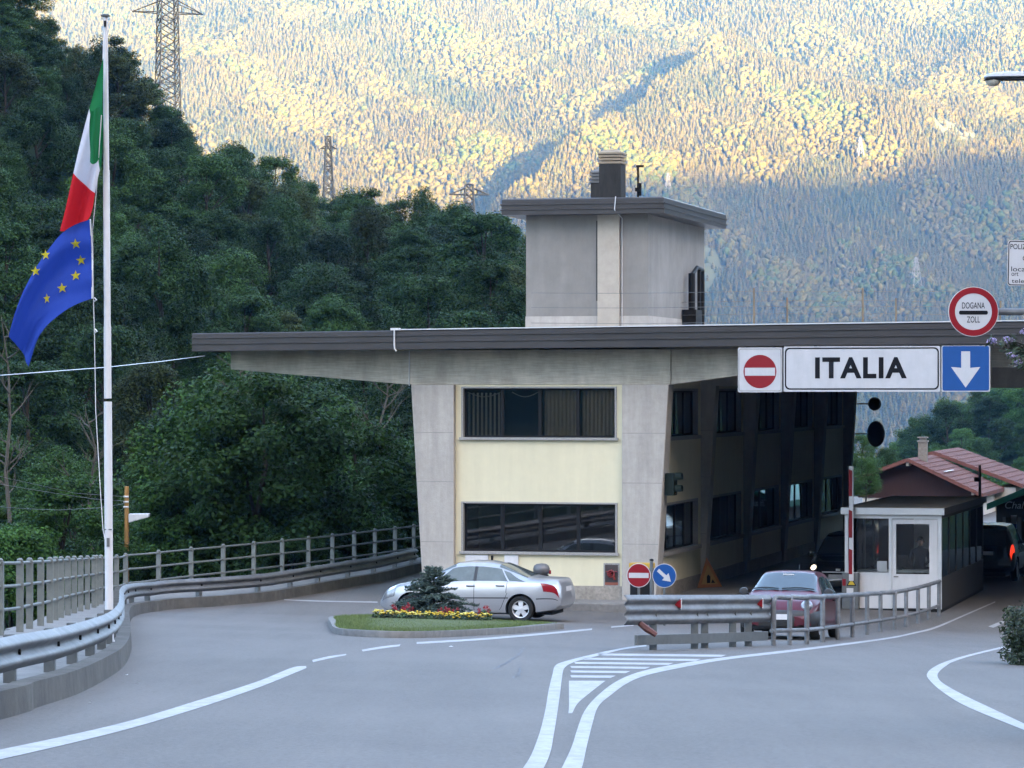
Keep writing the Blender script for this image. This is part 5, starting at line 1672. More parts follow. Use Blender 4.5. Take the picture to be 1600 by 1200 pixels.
# house with red tiled roof
def roof_mat(name, c):
    m = mat(name, c, .85, var=.25, scale=7, big=.15, bigscale=1.2)
    n, l = m.node_tree.nodes, m.node_tree.links
    tc = n.new('ShaderNodeTexCoord'); wv = n.new('ShaderNodeTexWave'); wv.bands_direction = 'Y'; wv.inputs['Scale'].default_value = 2.0
    l.new(tc.outputs['Object'], wv.inputs[0])
    bp = n.new('ShaderNodeBump'); bp.inputs['Distance'].default_value = .12; bp.inputs['Strength'].default_value = .8
    l.new(wv.outputs[1], bp.inputs['Height']); l.new(bp.outputs[0], n['Principled BSDF'].inputs['Normal'])
    return m
M_TILE = roof_mat('roof_tile', (.125, .044, .034))
M_WOOD = mat('dark_red_boards', (.032, .011, .010), .85, var=.25, scale=6, stretch=(6, 6, .5))
hp = P(1420, 716, 150.0)
h = thing('house', 'low house with red tiled roof, dark wooden gable and tall chimney behind the booth', 'house', (hp.x, hp.y, -4), -ANG)
zp = hp.z + 4
def gable_roof(s0, s1, tl_, tr_, zl, zr, zap, th=.16):
    mb = MB()
    for te, ze in ((tl_, zl), (tr_, zr)):
        nc = 11
        top = []
        for k in range(nc):
            u0, u1 = k / nc, (k + 1) / nc
            top += [(te * u0, zap + (ze - zap) * u0 - (.0 if k else 0)), (te * u1, zap + (ze - zap) * u1 + .035)]
        poly = top + [(te, ze - th), (0, zap - th)]
        if te > 0: poly = poly[::-1]
        mb.prism_y(poly, s0 if te < 0 else s0 + .002, s1)
    return mb.build('roof', M_TILE, h)
zl, zr_ = zp - .95, zp - 1.62
r1_ = gable_roof(-.5, 9.2, -2.55, 3.45, zl, zr_, zp)
r2_ = gable_roof(9.0, 19.6, -2.7, 4.35, zl + .1, zp - 1.45, zp + .17)
mb = MB(); mb.prism_y([(-2.4, zp - 1.85), (3.25, zp - 1.85), (3.25, zr_ - .1), (0, zp - .17), (-2.4, zl - .12)], .3, .45); mb.build('gable', M_WOOD, h)
mb = MB(); mb.box(-2.2, 3.0, .35, 19, 0, zp - 1.86); mb.box(3.0, 4.0, 9.3, 19, 0, zp - 1.6); mb.build('wall', mat('white_wall', (.50, .48, .44), .9, var=.05), h)
mb = MB()
for (x, z) in ((0, zp - .35), (-2.2, zl - .25), (3.0, zr_ - .25 + .2)):
    mb.box(x - .07, x + .07, -.42, .3, z, z + .16)
mb.build('beam_end', mat('pale_timber', (.28, .24, .2), .8), h)
mb = MB(); mb.box(.15, .55, 2.2, 2.6, zp - .5, zp + .72); c_ = mb.build('chimney', mat('grey_brown_brick', (.19, .165, .14), .95, var=.3, scale=9), r1_)
mb = MB(); mb.box(.10, .60, 2.15, 2.65, zp + .72, zp + .79); mb.box(.2, .5, 2.25, 2.55, zp + .79, zp + .9); mb.box(.12, .58, 2.17, 2.63, zp + .9, zp + .96); mb.build('cowl', mat('cowl_grey', (.2, .18, .16), .9), h)
mb = MB(); mb.box(1.5, 1.6, 1.0, 4.2, zp - .62, zp - .6); mb.v = [(x, y, z + (-.02)) for x, y, z in mb.v]; mb.build('skylight', M_WHITE, h)
# dark timber bar front with green verge and a script sign
gp_ = P(1545, 790, 125.0)
b2 = thing('bar_building', 'dark timber bar with a green roof verge and pale Chalet lettering at the right edge', 'building', (gp_.x, gp_.y, -3), -ANG)
z0 = gp_.z + 3
mb = MB(); mb.prism_y([(.25, 0), (7.0, 0), (7.0, z0 - .05), (3.6, z0 + 1.3), (.25, z0 - .02)], 0.3, 9); mb.build('wall', mat('dark_timber', (.028, .024, .02), .85, var=.3, scale=5, stretch=(8, 8, .5)), b2)
mb = MB(); mb.prism_y([(-.05, z0 - .16), (3.6, z0 + 1.42), (3.6, z0 + 1.64), (-.05, z0 + .08)], -.3, 9.2); mb.prism_y([(3.602, z0 + 1.42), (7.3, z0 - .16), (7.3, z0 + .08), (3.602, z0 + 1.64)], -.3, 9.2); mb.build('roof', mat('green_paint', (.03, .20, .13), .5), b2)
text_mesh('Chalet', 1.05, .27, 1.12, z0 + .02, .29, mat('pale_letters', (.85, .85, .83), .6), b2, bold=-.005, shear=.25)
mb = MB()
for x in (.5, 1.1, 1.7, 2.3): mb.box(x, x + .12, .24, .29, 0, z0 - .45)
mb.build('post', mat('grey_timber', (.09, .085, .075), .8), b2)
pt = P(1584, 816, 112)
t = thing('notice_board', 'small white and blue notice board standing at the right edge beyond the dark car', 'sign', (pt.x, pt.y, gz(pt.x, pt.y)), -ANG)
hz = pt.z - gz(pt.x, pt.y)
mb = MB(); mb.box(-.1, .1, 0, .03, hz - .22, hz + .24); mb.build('panel', M_SIGNW, t)
mb = MB(); mb.box(-.1, .1, -.006, -.001, hz - .2, hz - .06); mb.build('stripe', M_SIGNB, t)
mb = MB(); mb.tube([(0, .05, 0), (0, .05, hz + .2)], .025, 6); mb.build('post', M_GALVD, t)
pt = P(1531, 727, 97)
t = thing('signal_post', 'thin dark post with a small lamp rising behind the booth roof', 'post', (pt.x, pt.y, gz(pt.x, pt.y)))
hz = pt.z - gz(pt.x, pt.y)
mb = MB(); mb.tube([(0, 0, 0), (0, 0, hz)], [.05, .04], 8); mb.build('pole', M_FASC, t)
mb = MB(); mb.tube([(-.05, -.05, hz - .42), (-.17, -.06, hz - .42)], .07, 8); mb.build('lamp', M_FASC, t)

# ================================================================== CRASH BARRIER AND HOOP RAILING
cp = [G(975, 1018), G(1020, 1016), G(1083, 1014), G(1150, 1011), G(1203, 1008.5)]
cq = resample(catmull(cp, 6), .12)
cn_ = normals2(cq)
t = thing('crash_barrier', 'short triple-wave steel crash barrier with red reflectors facing the road', 'guardrail', (cq[0][0], cq[0][1], gz(*cq[0])))
o0 = Vector(t.location)
cl = [Vector((x, y, gz(x, y))) - o0 for x, y in cq]
def pz(px, py, D): return CAMZ - (py - 610) / F * D
zt_ = pz(1085, 929.5, cq[len(cq) // 2][1]) - gz(*cq[len(cq) // 2])
zb_ = pz(1085, 974.5, cq[len(cq) // 2][1]) - gz(*cq[len(cq) // 2])
mb = MB(); sweep(mb, [(p.x, p.y, p.z + zb_) for p in cl], cn_, wprof(zt_ - zb_, 3, .055)); mb.build('beam', M_GALV, t, smooth='all')
mb = MB(); i0 = 3; sweep(mb, [(p.x, p.y, p.z + .10) for p in cl[4:-2]], cn_[4:-2], [(.0, 0), (.05, 0), (.05, .17), (0, .17)]); mb.build('lower_rail', M_GALVD, t)
for px in (1018, 1084, 1105, 1152, 1181):
    x, y = G(px, 1014); i = int(np.argmin(abs(cq[:, 0] - x)))
    p = cl[i]; nn = cn_[i]
    mb = MB(); mb.box(p.x - .065, p.x + .065, p.y + .06, p.y + .18, p.z - .05, p.z + zb_ + .3); mb.build('post', M_GALVD, t)
for px in (1053, 1192):
    x, y = G(px, 1012); i = int(np.argmin(abs(cq[:, 0] - x))); p = cl[i]; nn = cn_[i]
    zc_ = p.z + zb_ + (zt_ - zb_) * .70
    s_ = .075
    mb = MB(); mb.add([(p.x - .10, p.y - .10, zc_), (p.x + .05, p.y - .11, zc_ - s_), (p.x + .05, p.y - .11, zc_ + s_), (p.x - .10, p.y - .02, zc_), (p.x + .05, p.y - .02, zc_ - s_), (p.x + .05, p.y - .02, zc_ + s_)],
                      [(0, 1, 2), (3, 5, 4), (0, 3, 4, 1), (1, 4, 5, 2), (2, 5, 3, 0)]); o_ = mb.build('reflector', M_SIGNR, t)
    mb = MB(); mb.box(p.x + .05, p.x + .065, p.y - .115, p.y - .01, zc_ - s_ - .015, zc_ + s_ + .015); mb.build('reflector_edge', M_WHITE, o_)
p = cl[6]
mb = MB(); mb.tube([(p.x - .02, p.y - .02, p.z + zb_ + .05), (p.x + .12, p.y - .1, p.z + .38), (p.x + .28, p.y - .12, p.z + .28)], [.05, .06, .045], 6); mb.build('end_bracket', mat('rusty_brown', (.10, .035, .03), .7, var=.3), t)

hb = [(1205, 1009), (1230, 1008), (1259, 1007), (1284, 1004), (1308, 1000), (1331, 996), (1354, 992), (1375, 988), (1396, 984), (1414, 980), (1433, 975), (1450, 969.5), (1467, 963)]
hp_ = [G(*p) for p in hb]
t = thing('hoop_railing', 'curved tubular steel railing of open hoops between the lane and the road', 'railing', (hp_[0][0], hp_[0][1], gz(*hp_[0])))
o0 = Vector(t.location)
hw = [Vector((x, y, gz(x, y))) - o0 for x, y in hp_]
for i in range(len(hw) - 1):
    a, b = hw[i], hw[i + 1]
    hgt = .90
    d_ = (b - a); d_.z = 0; d_.normalize()
    g_ = .07 if i else .0
    a2 = a + d_ * .12; r_ = .13
    pts = [a2 + Vector((0, 0, -.05)), a2 + Vector((0, 0, hgt - r_))]
    for k in range(1, 7):
        an = R(15 * k); pts.append(a2 + d_ * (r_ * (1 - math.cos(an))) + Vector((0, 0, hgt - r_ + r_ * math.sin(an))))
    pts.append(b + Vector((0, 0, hgt - .0)))
    pts.append(b + d_ * .1 + Vector((0, 0, hgt)))
    mb = MB(); mb.tube(pts, .05, 10); mb.build('hoop', M_GALV, t, smooth=True)
mb = MB(); mb.tube([hw[-1] + Vector((0, 0, -.05)), hw[-1] + Vector((0, 0, .90))], .05, 10); mb.build('hoop', M_GALV, t, smooth=True)
for i in range(len(hw) - 1):
    mb = MB(); mb.tube([hw[i] + Vector((0, 0, .28)), hw[i + 1] + Vector((0, 0, .28))], .04, 8); mb.build('lower_rail', M_GALV, t, smooth=True)

# small round signs, box and triangle at the building corner
def round_sign(px, py, D, r_, name, label):
    p = P(px, py, D); g_ = gz(p.x, p.y)
    t = thing(name, label, 'sign', (p.x, p.y, g_), -ANG * .4)
    hz = p.z - g_
    mb = MB(); mb.tube([(0, .03, 0), (0, .03, hz + .1)], .03, 8); mb.build('post', M_GALVD, t)
    mb = MB(); mb.prism_y(disc(r_, 40, 0, hz), -.004, .02); o = mb.build('panel', M_SIGNW, t)
    return t, hz, o
t, hz, o = round_sign(998, 899, 76.3, .285, 'no_entry_sign', 'round red no-entry sign on a low post at the right pillar foot')
mb = MB(); mb.prism_y(disc(.268, 40, 0, hz), -.008, -.004); d_ = mb.build('face', M_SIGNR, t)
mb = MB(); mb.box(-.235, .235, -.012, -.008, hz - .06, hz + .06); mb.build('bar', M_SIGNW, d_)
t, hz, o = round_sign(1038, 899.5, 76.3, .285, 'keep_right_sign', 'round blue sign with white diagonal arrow on a low post by the pillar')
mb = MB(); mb.prism_y(disc(.27, 40, 0, hz), -.008, -.004); d_ = mb.build('face', M_SIGNB, t)
ca, sa = math.cos(R(-42)), math.sin(R(-42))
ah = [(-.20, .04), (.03, .04), (.03, .115), (.21, 0), (.03, -.115), (.03, -.04), (-.20, -.04)]
mb = MB(); mb.prism_y([(x * ca - z * sa, hz + x * sa + z * ca) for x, z in ah], -.012, -.008); mb.build('arrow', M_SIGNW, d_)
for px in (1020, 1056):
    pass
p = P(1001, 900, 79.0); g_ = gz(p.x, p.y)
t = thing('bollard_box', 'dark box with a yellow top standing behind the round no-entry sign', 'bollard', (p.x, p.y, g_), -ANG)
hz = P(1001, 880, 79.0).z - g_
mb = MB(); mb.box(-.27, .27, 0, .3, 0, hz - .13); mb.build('case', M_DARK, t, bevel=.02)
mb = MB(); mb.box(-.29, .29, -.02, .32, hz - .13, hz); mb.build('cap', mat('weathered_yellow', (.42, .26, .03), .6), t, bevel=.01)
p = P(1018, 876, 78.2); g_ = gz(p.x, p.y)
t = thing('grey_post', 'slim grey steel post between the two round signs', 'post', (p.x, p.y, g_))
mb = MB(); mb.tube([(0, 0, 0), (0, 0, p.z - g_)], .045, 10); mb.build('pole', M_GALVD, t)
mb = MB(); mb.lathe([(.05, 0), (.05, .03), (0, .05)], 10, (0, 0, p.z - g_)); mb.build('cap', M_DARK, t)
wp = BW(TW + .36, 5.75, .60)
t = thing('warning_triangle', 'orange roadworks triangle leaning against the side wall under the roof', 'sign', wp, -ANG + R(52))
t.rotation_euler = (R(-9), 0, -ANG + R(52))
M_ORG = mat('faded_orange', (.30, .11, .03), .6, var=.2)
mb = MB(); mb.prism_y([(-.45, 0), (.45, 0), (0, .82)], 0, .02); mb.build('panel', M_ORG, t)
mb = MB(); mb.prism_y([(-.30, .09), (.30, .09), (0, .62)], -.004, 0); mb.build('face', mat('faded_amber', (.32, .19, .05), .6, var=.2), t)
mb = MB(); mb.prism_y([(-.10, .12), (.02, .12), (.05, .30), (-.02, .36), (-.08, .30)], -.008, -.004); mb.prism_y([(.05, .12), (.2, .12), (.12, .22)], -.008, -.004); mb.build('symbol', M_SIGNK, t)

# ================================================================== FLOWER ISLAND
isl = [G(517, 984), G(522, 990), G(542, 993.5), G(620, 997), G(700, 995.5), G(800, 990), G(850, 985.2), G(870, 983)]
back = [(1.12, 70.3), (.75, 71.0), (0, 71.4), (-1, 72.6), (-2, 73.9), (-3, 74.4), (-3.7, 73.2), (-4.0, 70.8)]
loop = catmull(isl + back + [isl[0]], 6)[:-1]
ic = loop.mean(0)
t = thing('flower_bed', 'low oval grass island edged with grey kerb stones on the forecourt', 'flower bed', (ic[0], ic[1], gz(*ic)))
o0 = Vector(t.location)
inn = ic + (loop - ic) * (1 - .16 / np.linalg.norm(loop - ic, axis=1))[:, None]
n = len(loop)
kz = .125
v = []
for ring_, dz in ((loop, -.05), (loop, kz - .02), (loop * .9 + inn * .1, kz), (inn, kz), (inn, kz - .05)):
    v += [(x - o0.x, y - o0.y, gz(x, y) + dz - o0.z) for x, y in ring_]
f_ = [(r_ * n + i, r_ * n + (i + 1) % n, (r_ + 1) * n + (i + 1) % n, (r_ + 1) * n + i) for r_ in range(4) for i in range(n)]
mb = MB(); mb.add(v, f_); mb.build('kerb_edge', mat('island_kerb', (.15, .148, .145), .9, var=.25, scale=6, bump=.3, streak=.15), t, smooth=True)
v = [(0, 0, gz(*ic) + kz + .03 - o0.z)] + [(x - o0.x, y - o0.y, gz(x, y) + kz - .03 - o0.z) for x, y in inn]
v2 = [(q_[0] * .6, q_[1] * .6, gz(o0.x + q_[0] * .6, o0.y + q_[1] * .6) + kz + .02 - o0.z) for q_ in v[1:]]
mb = MB(); mb.add(v[:1] + v2 + v[1:], [(0, 1 + i, 1 + (i + 1) % n) for i in range(n)] + [(1 + i, 1 + n + i, 1 + n + (i + 1) % n, 1 + (i + 1) % n) for i in range(n)])
mb.build('lawn', mat('lawn_green', (.062, .082, .024), .95, var=.3, scale=6, bump=.3), t, smooth=True)
r = np.random.default_rng(55)
pts = r.uniform(loop.min(0), loop.max(0), (60000, 2))
def inside(p, poly):
    x, y = p[:, 0], p[:, 1]; c = np.zeros(len(p), bool); j = len(poly) - 1
    for i in range(len(poly)):
        xi, yi = poly[i]; xj, yj = poly[j]
        m_ = ((yi > y) != (yj > y)) & (x < (xj - xi) * (y - yi) / (yj - yi + 1e-12) + xi)
        c ^= m_; j = i
    return c
pts = pts[inside(pts, inn)][:36000]
k = len(pts)
zb2 = np.array([gz(x, y) for x, y in pts]) + kz - .03
a_ = r.uniform(0, 6.28, k); hgt = r.uniform(.04, .085, k); ln = r.normal(0, .025, (k, 2))
wv_ = .007
c3 = np.stack([pts[:, 0], pts[:, 1], zb2], 1)
dxy = np.stack([np.cos(a_) * wv_, np.sin(a_) * wv_, np.zeros(k)], 1)
tip = c3 + np.stack([ln[:, 0], ln[:, 1], hgt], 1)
v = np.stack([c3 - dxy, c3 + dxy, tip], 1).reshape(-1, 3)
tag(mesh_np('lawn_grass', v, np.arange(3 * k).reshape(-1, 3), mat('grass_blade', (.068, .10, .026), .7, var=.25, scale=3, island=.3)), 'short mown grass on the oval island', 'grass', kind='stuff')

def bed_z(x, y): return gz(x, y) + kz
# blue spruce
sx_, sy_ = (678 - 800) / F * 72.2, 72.2
t = thing('spruce', 'small blue-grey spruce growing among the flowers in the island bed', 'tree', (sx_, sy_, bed_z(sx_, sy_)))
r = np.random.default_rng(77)
mb = MB(); mb.tube([(0, 0, -.05), (.01, 0, .5), (-.01, .01, 1.12)], [.035, .025, .006], 7); mb.build('trunk', M_BARK, t)
av, sz_, dirs = [], [], []
for k in range(15):
    z = .06 + .98 * k / 14
    L = 1.12 * (1 - z / 1.12) ** .85 + .05
    nb = max(4, int(13 - 8 * z))
    for b_ in range(nb):
        a_ = r.uniform(0, 6.28)
        LL = L * r.uniform(.65, 1.1)
        for q_ in range(int(7 + LL * 22)):
            u = (q_ + 1) / (8 + LL * 22)
            pos = np.array([math.cos(a_) * LL * u, math.sin(a_) * LL * u, z + .06 * math.sin(u * 3) + .10 * u * u * (z > .5) - .04 * u])
            for sd in (-1, 1):
                da = a_ + sd * r.uniform(.5, 1.0)
                ll = .13 * (1.15 - u) + .045
                d3 = np.array([math.cos(da) * ll, math.sin(da) * ll, r.normal(0.02, .02)])
                av.append((pos, d3))
v, f_ = [], []
base = np.array([q_[0] for q_ in av]); dd = np.array([q_[1] for q_ in av])
reps = 8
base = np.repeat(base, reps, 0) + np.repeat(dd, reps, 0) * r.uniform(0, .9, (len(dd) * reps, 1)); d2 = np.repeat(dd, reps, 0)
nd = r.normal(0, 1, d2.shape); nd[:, 2] = np.abs(nd[:, 2]) * .8
nd = nd / np.linalg.norm(nd, axis=1)[:, None] * .034 + d2 * .2
sd_ = np.cross(nd, r.normal(size=nd.shape)); sd_ = sd_ / np.linalg.norm(sd_, axis=1)[:, None] * .009
v = np.stack([base - sd_, base + sd_, base + nd + sd_ * .4, base + nd - sd_ * .4], 1).reshape(-1, 3)
mesh_np('needles', v, np.arange(len(v)).reshape(-1, 4), mat('blue_spruce_needles', (.062, .098, .085), .7, var=.25, scale=3, island=.35), t)

# marigolds and red salvias
M_YEL = mat('marigold_yellow', (.46, .31, .01), .7, var=.15, scale=9)
M_YEL2 = mat('marigold_lemon', (.50, .44, .10), .7, var=.15, scale=9)
M_REDF = mat('salvia_red', (.26, .010, .018), .7, var=.2, scale=9)
M_PLANT = mat('flower_leaf', (.022, .045, .014), .7, var=.2, island=.3)
def flower_proto(nm, label, group, m_, seed, h_, spike=False):
    rr = np.random.default_rng(seed)
    v, f = leaf_cloud(np.array([[0, 0, h_ * .45]]), np.array([[.10, .10, h_ * .45]]), 90, .028, rr, up=.5)
    o = mesh_np(nm, v, f, M_PLANT)
    tag(o, label, 'flower', group)
    mb = MB()
    for i in range(4 if not spike else 3):
        a_ = rr.uniform(0, 6.28); d_ = rr.uniform(0.02, .10)
        c_ = (math.cos(a_) * d_, math.sin(a_) * d_, h_ * rr.uniform(.55, 1.1))
        if spike:
            mb.lathe([(.002, -.06), (.02, -.03), (.026, .0), (.018, .05), (.004, .1)], 7, c_)
        else:
            mb.lathe([(.004, -.016), (.020, -.008), (.028, .006), (.018, .018), (0, .022)], 8, c_)
    if spike:
        cen_ = np.array([[rr.normal(0, .05), rr.normal(0, .05), h_ * (.62 + .13 * k)] for k in range(4)])
        v, f = leaf_cloud(cen_, np.tile([[.035, .035, .05]], (4, 1)), 34, .016, rr, up=.2)
        mesh_np('bloom', v, f, m_, o)
    else:
        mb.build('bloom', m_, o, smooth=True)
    return o
YL = 'yellow marigold plant in the dense row along the island flower bed'
RL = 'red salvia plant standing behind the row of yellow marigolds'
yp = [flower_proto('marigold', YL, 'yellow marigolds in the island bed', m_, s_, .17) for m_, s_ in ((M_YEL, 1), (M_YEL2, 2), (M_YEL, 3))]
rp = [flower_proto('salvia', RL, 'red salvias in the island bed', M_REDF, s_, .27, True) for s_ in (4, 5)]
rr = np.random.default_rng(9)
first = set()
def drop(pl_, k, x, y):
    o = pl_[k]
    if o.name in first:
        o = copy_tree(o)
    first.add(pl_[k].name)
    o.location = (x, y, bed_z(x, y) - .03); o.rotation_euler = (0, 0, rr.uniform(0, 6.28)); s_ = rr.uniform(.85, 1.2); o.scale = (s_, s_, s_)
for row, (yy, xs0, xs1) in enumerate(((69.9, -2.93, -.52), (70.15, -2.95, -.5), (70.45, -2.9, -.45))):
    for x in np.arange(xs0, xs1, .125):
        drop(yp, int(rr.integers(0, 3)), x + rr.normal(0, .03), yy + rr.normal(0, .05) + .25 * ((x + 1.7) / 1.3) ** 2)
for (px, cnt, y_) in ((622, 4, 70.9), (636, 4, 71.3), (712, 3, 70.8), (752, 3, 70.8), (690, 2, 70.9)):
    for _ in range(cnt):
        drop(rp, int(rr.integers(0, 2)), (px - 800) / F * y_ + rr.normal(0, .12), y_ + rr.normal(0, .10))
# soil under the flowers
mb = MB()
q_ = [(-3.05, 69.75), (-2.2, 69.6), (-1.2, 69.6), (-.4, 69.8), (-.3, 70.6), (-.9, 71.6), (-1.8, 72.6), (-2.7, 71.8), (-3.15, 70.6)]
mb.add([(x - o0.x, y - o0.y, bed_z(x, y) + .025 - o0.z) for x, y in q_], [tuple(range(len(q_)))])
so = mb.build('soil_patch', M_SOIL, bpy.data.objects['flower_bed'])

# ================================================================== FLAGPOLE AND FLAGS
def solve_walk(px, py):
    return G(px, py, dz=WALK)
fy0 = 44.6; fx0 = (171 - 800) / F * fy0
gzf = gz(fx0, fy0) + WALK
S_ = F / fy0
ptop = P(164.5, 26, fy0)
t = thing('flagpole', 'tall white tapered flagpole standing on the footpath behind the guardrail', 'flagpole', (fx0, fy0, gzf))
def FPz(py): return CAMZ - (py - 610) / F * fy0
HP = ptop.z - gzf; lean = (ptop.x - fx0) / HP
segs = [(0, .058), (.38, .056), (.39, .052), (.50, .052), (.505, .047), (.75, .046), (.755, .040), (1, .032)]
for i in range(0, len(segs) - 1, 2):
    mb = MB(); a_, b_ = segs[i], segs[i + 1]
    mb.tube([(lean * HP * a_[0], 0, HP * a_[0] - (.1 if i == 0 else 0)), (lean * HP * b_[0], 0, HP * (b_[0] + .005))], [a_[1], b_[1]], 16)
    mb.build('pole', M_WHITE, t, smooth=True)
mb = MB(); mb.lathe([(.075, 0), (.075, .03), (.062, .05), (.062, .24), (.05, .25)], 16); mb.build('base_sleeve', M_WHITE, t, smooth=True)
mb = MB(); c_ = (lean * HP, 0, HP); mb.lathe([(0, .0), (.06, .0), (.064, .02), (.05, .035), (0, .04)], 16, c_); mb.build('cap', M_GALVD, t)
mb = MB(); mb.tube([(lean * HP - .0, -.04, HP - .06), (lean * HP, -.05, HP - .14)], .02, 6); mb.build('pulley', M_DARK, t)
mb = MB(); zc_ = FPz(827) - gzf; mb.tube([(lean * zc_ - .09, -.03, zc_), (lean * zc_ + .05, -.06, zc_)], .008, 5); mb.build('cleat', M_GALV, t)
mb = MB(); zc_ = FPz(847) - gzf; mb.box(lean * zc_ - .02, lean * zc_ + .02, -.075, -.05, zc_ - .06, zc_ + .06); mb.build('cleat', M_GALV, t)
hal = thing('halyard', 'thin white halyard rope hanging beside the flagpole below the blue flag', 'rope', (fx0, fy0, gzf))
mb = MB()
mb.tube([Vector(((px - 800) / F * fy0 - fx0, -.10, FPz(py) - gzf)) for px, py in ((163, 60), (160, 180), (152, 300), (146, 360), (147.5, 470), (149, 520), (151, 640), (158, 760), (162.5, 827), (166, 845))], .006, 5)
for (px, py) in ((149, 469), (150, 518)):
    x, z = (px - 800) / F * fy0 - fx0, FPz(py) - gzf
    mb.tube([(x, -.1, z + .03), (x + .03, -.12, z), (x - .01, -.1, z - .02)], .012, 5)
mb.build('rope', M_WHITE, hal)
def cloth(Uc, Lc, nu, nv, depth):
    us = np.linspace(0, 1, nu); vs = np.linspace(0, 1, nv)
    Uc, Lc = np.array(Uc, float), np.array(Lc, float)
    ax = np.interp(us, Uc[:, 0], Uc[:, 1]); ay = np.interp(us, Uc[:, 0], Uc[:, 2])
    bx_ = np.interp(us, Lc[:, 0], Lc[:, 1]); by_ = np.interp(us, Lc[:, 0], Lc[:, 2])
    def sm(a):
        k = np.ones(9) / 9; return np.convolve(np.pad(a, 4, mode='reflect', reflect_type='odd'), k, mode='valid')
    ax, ay, bx_, by_ = sm(ax), sm(ay), sm(bx_), sm(by_)
    PX = ax[:, None] * (1 - vs) + bx_[:, None] * vs; PY = ay[:, None] * (1 - vs) + by_[:, None] * vs
    DP = depth(us[:, None], vs[None, :]) * np.ones_like(PX)
    return us, vs, PX, PY, DP
def cloth_obj(PX, PY, DP, i0, i1, name, m_, par, origin):
    X = (PX - 800) / F * fy0 - origin.x; Z = FPz(PY) - origin.z; Yd = DP + fy0 - origin.y
    sub = np.stack([X, Yd, Z], -1)[i0:i1 + 1]
    h_, w_ = sub.shape[:2]
    v = sub.reshape(-1, 3); i = np.arange((h_ - 1) * (w_ - 1)); r_, c_ = i // (w_ - 1), i % (w_ - 1); q = r_ * w_ + c_
    return mesh_np(name, v, np.stack([q, q + 1, q + w_ + 1, q + w_], 1), m_, par, smooth=True)
def cloth_m(n_, c_): return mat(n_, c_, .75, var=.06, scale=3, transl=.3, spec=.2, bump=.9, bscale=3.5, stretch=(1.6, 1.6, .7))
# Italian flag: green at the hoist, then white, then red
dI = lambda u, v: -.12 - .13 * np.sin(v * 5.2 + 1.0 + u * 1.5) * (0.35 + u * .65) + .05 * np.sin(v * 11 + u * 4) + .04 * np.sin(u * 9)
Uc = [(0, 163.5, 92), (.18, 152, 130), (.34, 141, 172), (.66, 118, 270), (.85, 105, 328), (1, 97, 362)]
Lc = [(0, 161, 258), (.18, 160, 262), (.34, 158.5, 266), (.66, 151, 302), (.85, 147, 325), (1, 143.5, 340)]
us, vs, PX, PY, DP = cloth(Uc, Lc, 61, 37, dI)
PY = PY + (18 * us[:, None] ** 3 * np.sin(np.pi * vs[None, :]) ) * .5
# green lower fold hangs in front of the white
og = Vector((fx0, fy0, FPz(92)))
fi = thing('italian_flag', 'green, white and red flag hanging from the top of the flagpole', 'flag', og)
cloth_obj(PX, PY, DP, 0, 20, 'green_panel', cloth_m('flag_green', (.010, .14, .045)), fi, og)
cloth_obj(PX, PY, DP, 20, 40, 'white_panel', cloth_m('flag_white', (.55, .53, .58)), fi, og)
cloth_obj(PX, PY, DP, 40, 60, 'red_panel', cloth_m('flag_red', (.50, .014, .022)), fi, og)
# loose fold of green cloth in front of the lower white
nvv = 9
fol = []
for a_ in np.linspace(0, 1, 13):
    l_ = (148 + (143 - 148) * a_ * .3 - 4 * math.sin(a_ * 3.1) * (1 - a_), 178 + 77 * a_); r_ = (162.5 - 3 * a_, 170 + 82 * a_)
    if a_ > .9: l_ = (146, 256)
    for b_ in np.linspace(0, 1, nvv):
        fol.append(((l_[0] + (r_[0] - l_[0]) * b_), l_[1] + (r_[1] - l_[1]) * b_ + 6 * a_ * math.sin(3.14 * b_), -.42 + .05 * math.sin(b_ * 7 + a_ * 2)))
fol = np.array(fol)
v = np.stack([(fol[:, 0] - 800) / F * fy0 - og.x, fol[:, 2], FPz(fol[:, 1]) - og.z], 1)
q = np.array([(i * nvv + j, i * nvv + j + 1, (i + 1) * nvv + j + 1, (i + 1) * nvv + j) for i in range(12) for j in range(nvv - 1)])
mesh_np('green_fold', v, q, cloth_m('flag_green', (.010, .14, .045)), fi, smooth=True)
# blue flag with stars
dE = lambda u, v: -.16 + .16 * np.cos((v - .52) * 6.2) * (.3 + .7 * u) + .035 * np.sin(v * 15 + u * 5) + .05 * np.sin(u * 7)
Uc = [(0, 144, 344), (.15, 122, 350), (.3, 98, 364), (.5, 64, 412), (.7, 40, 460), (.85, 27, 497), (1, 19, 526)]
Lc = [(0, 146.5, 467), (.15, 125, 474), (.3, 104, 486), (.5, 80, 507), (.7, 65, 528), (.85, 57, 550), (1, 49, 573)]
us, vs, PX, PY, DP = cloth(Uc, Lc, 61, 41, dE)
DP = np.minimum(DP, 0.02)
og = Vector((fx0, fy0, FPz(344)))
fe = thing('european_flag', 'blue flag with yellow stars hanging below the tricolour', 'flag', og)
cloth_obj(PX, PY, DP, 0, 60, 'cloth', cloth_m('flag_blue', (.020, .052, .30)), fe, og)
mb = MB(); mb.tube([Vector(((px - 800) / F * fy0 - og.x, float(DP[0, k]) - .012, FPz(py) - og.z)) for k, (px, py) in ((0, (144.3, 344)), (20, (145.6, 405)), (40, (146.8, 467)))], .011, 6); mb.build('hoist_band', M_WHITE, fe)
M_STAR = cloth_m('star_yellow', (.42, .36, .02))
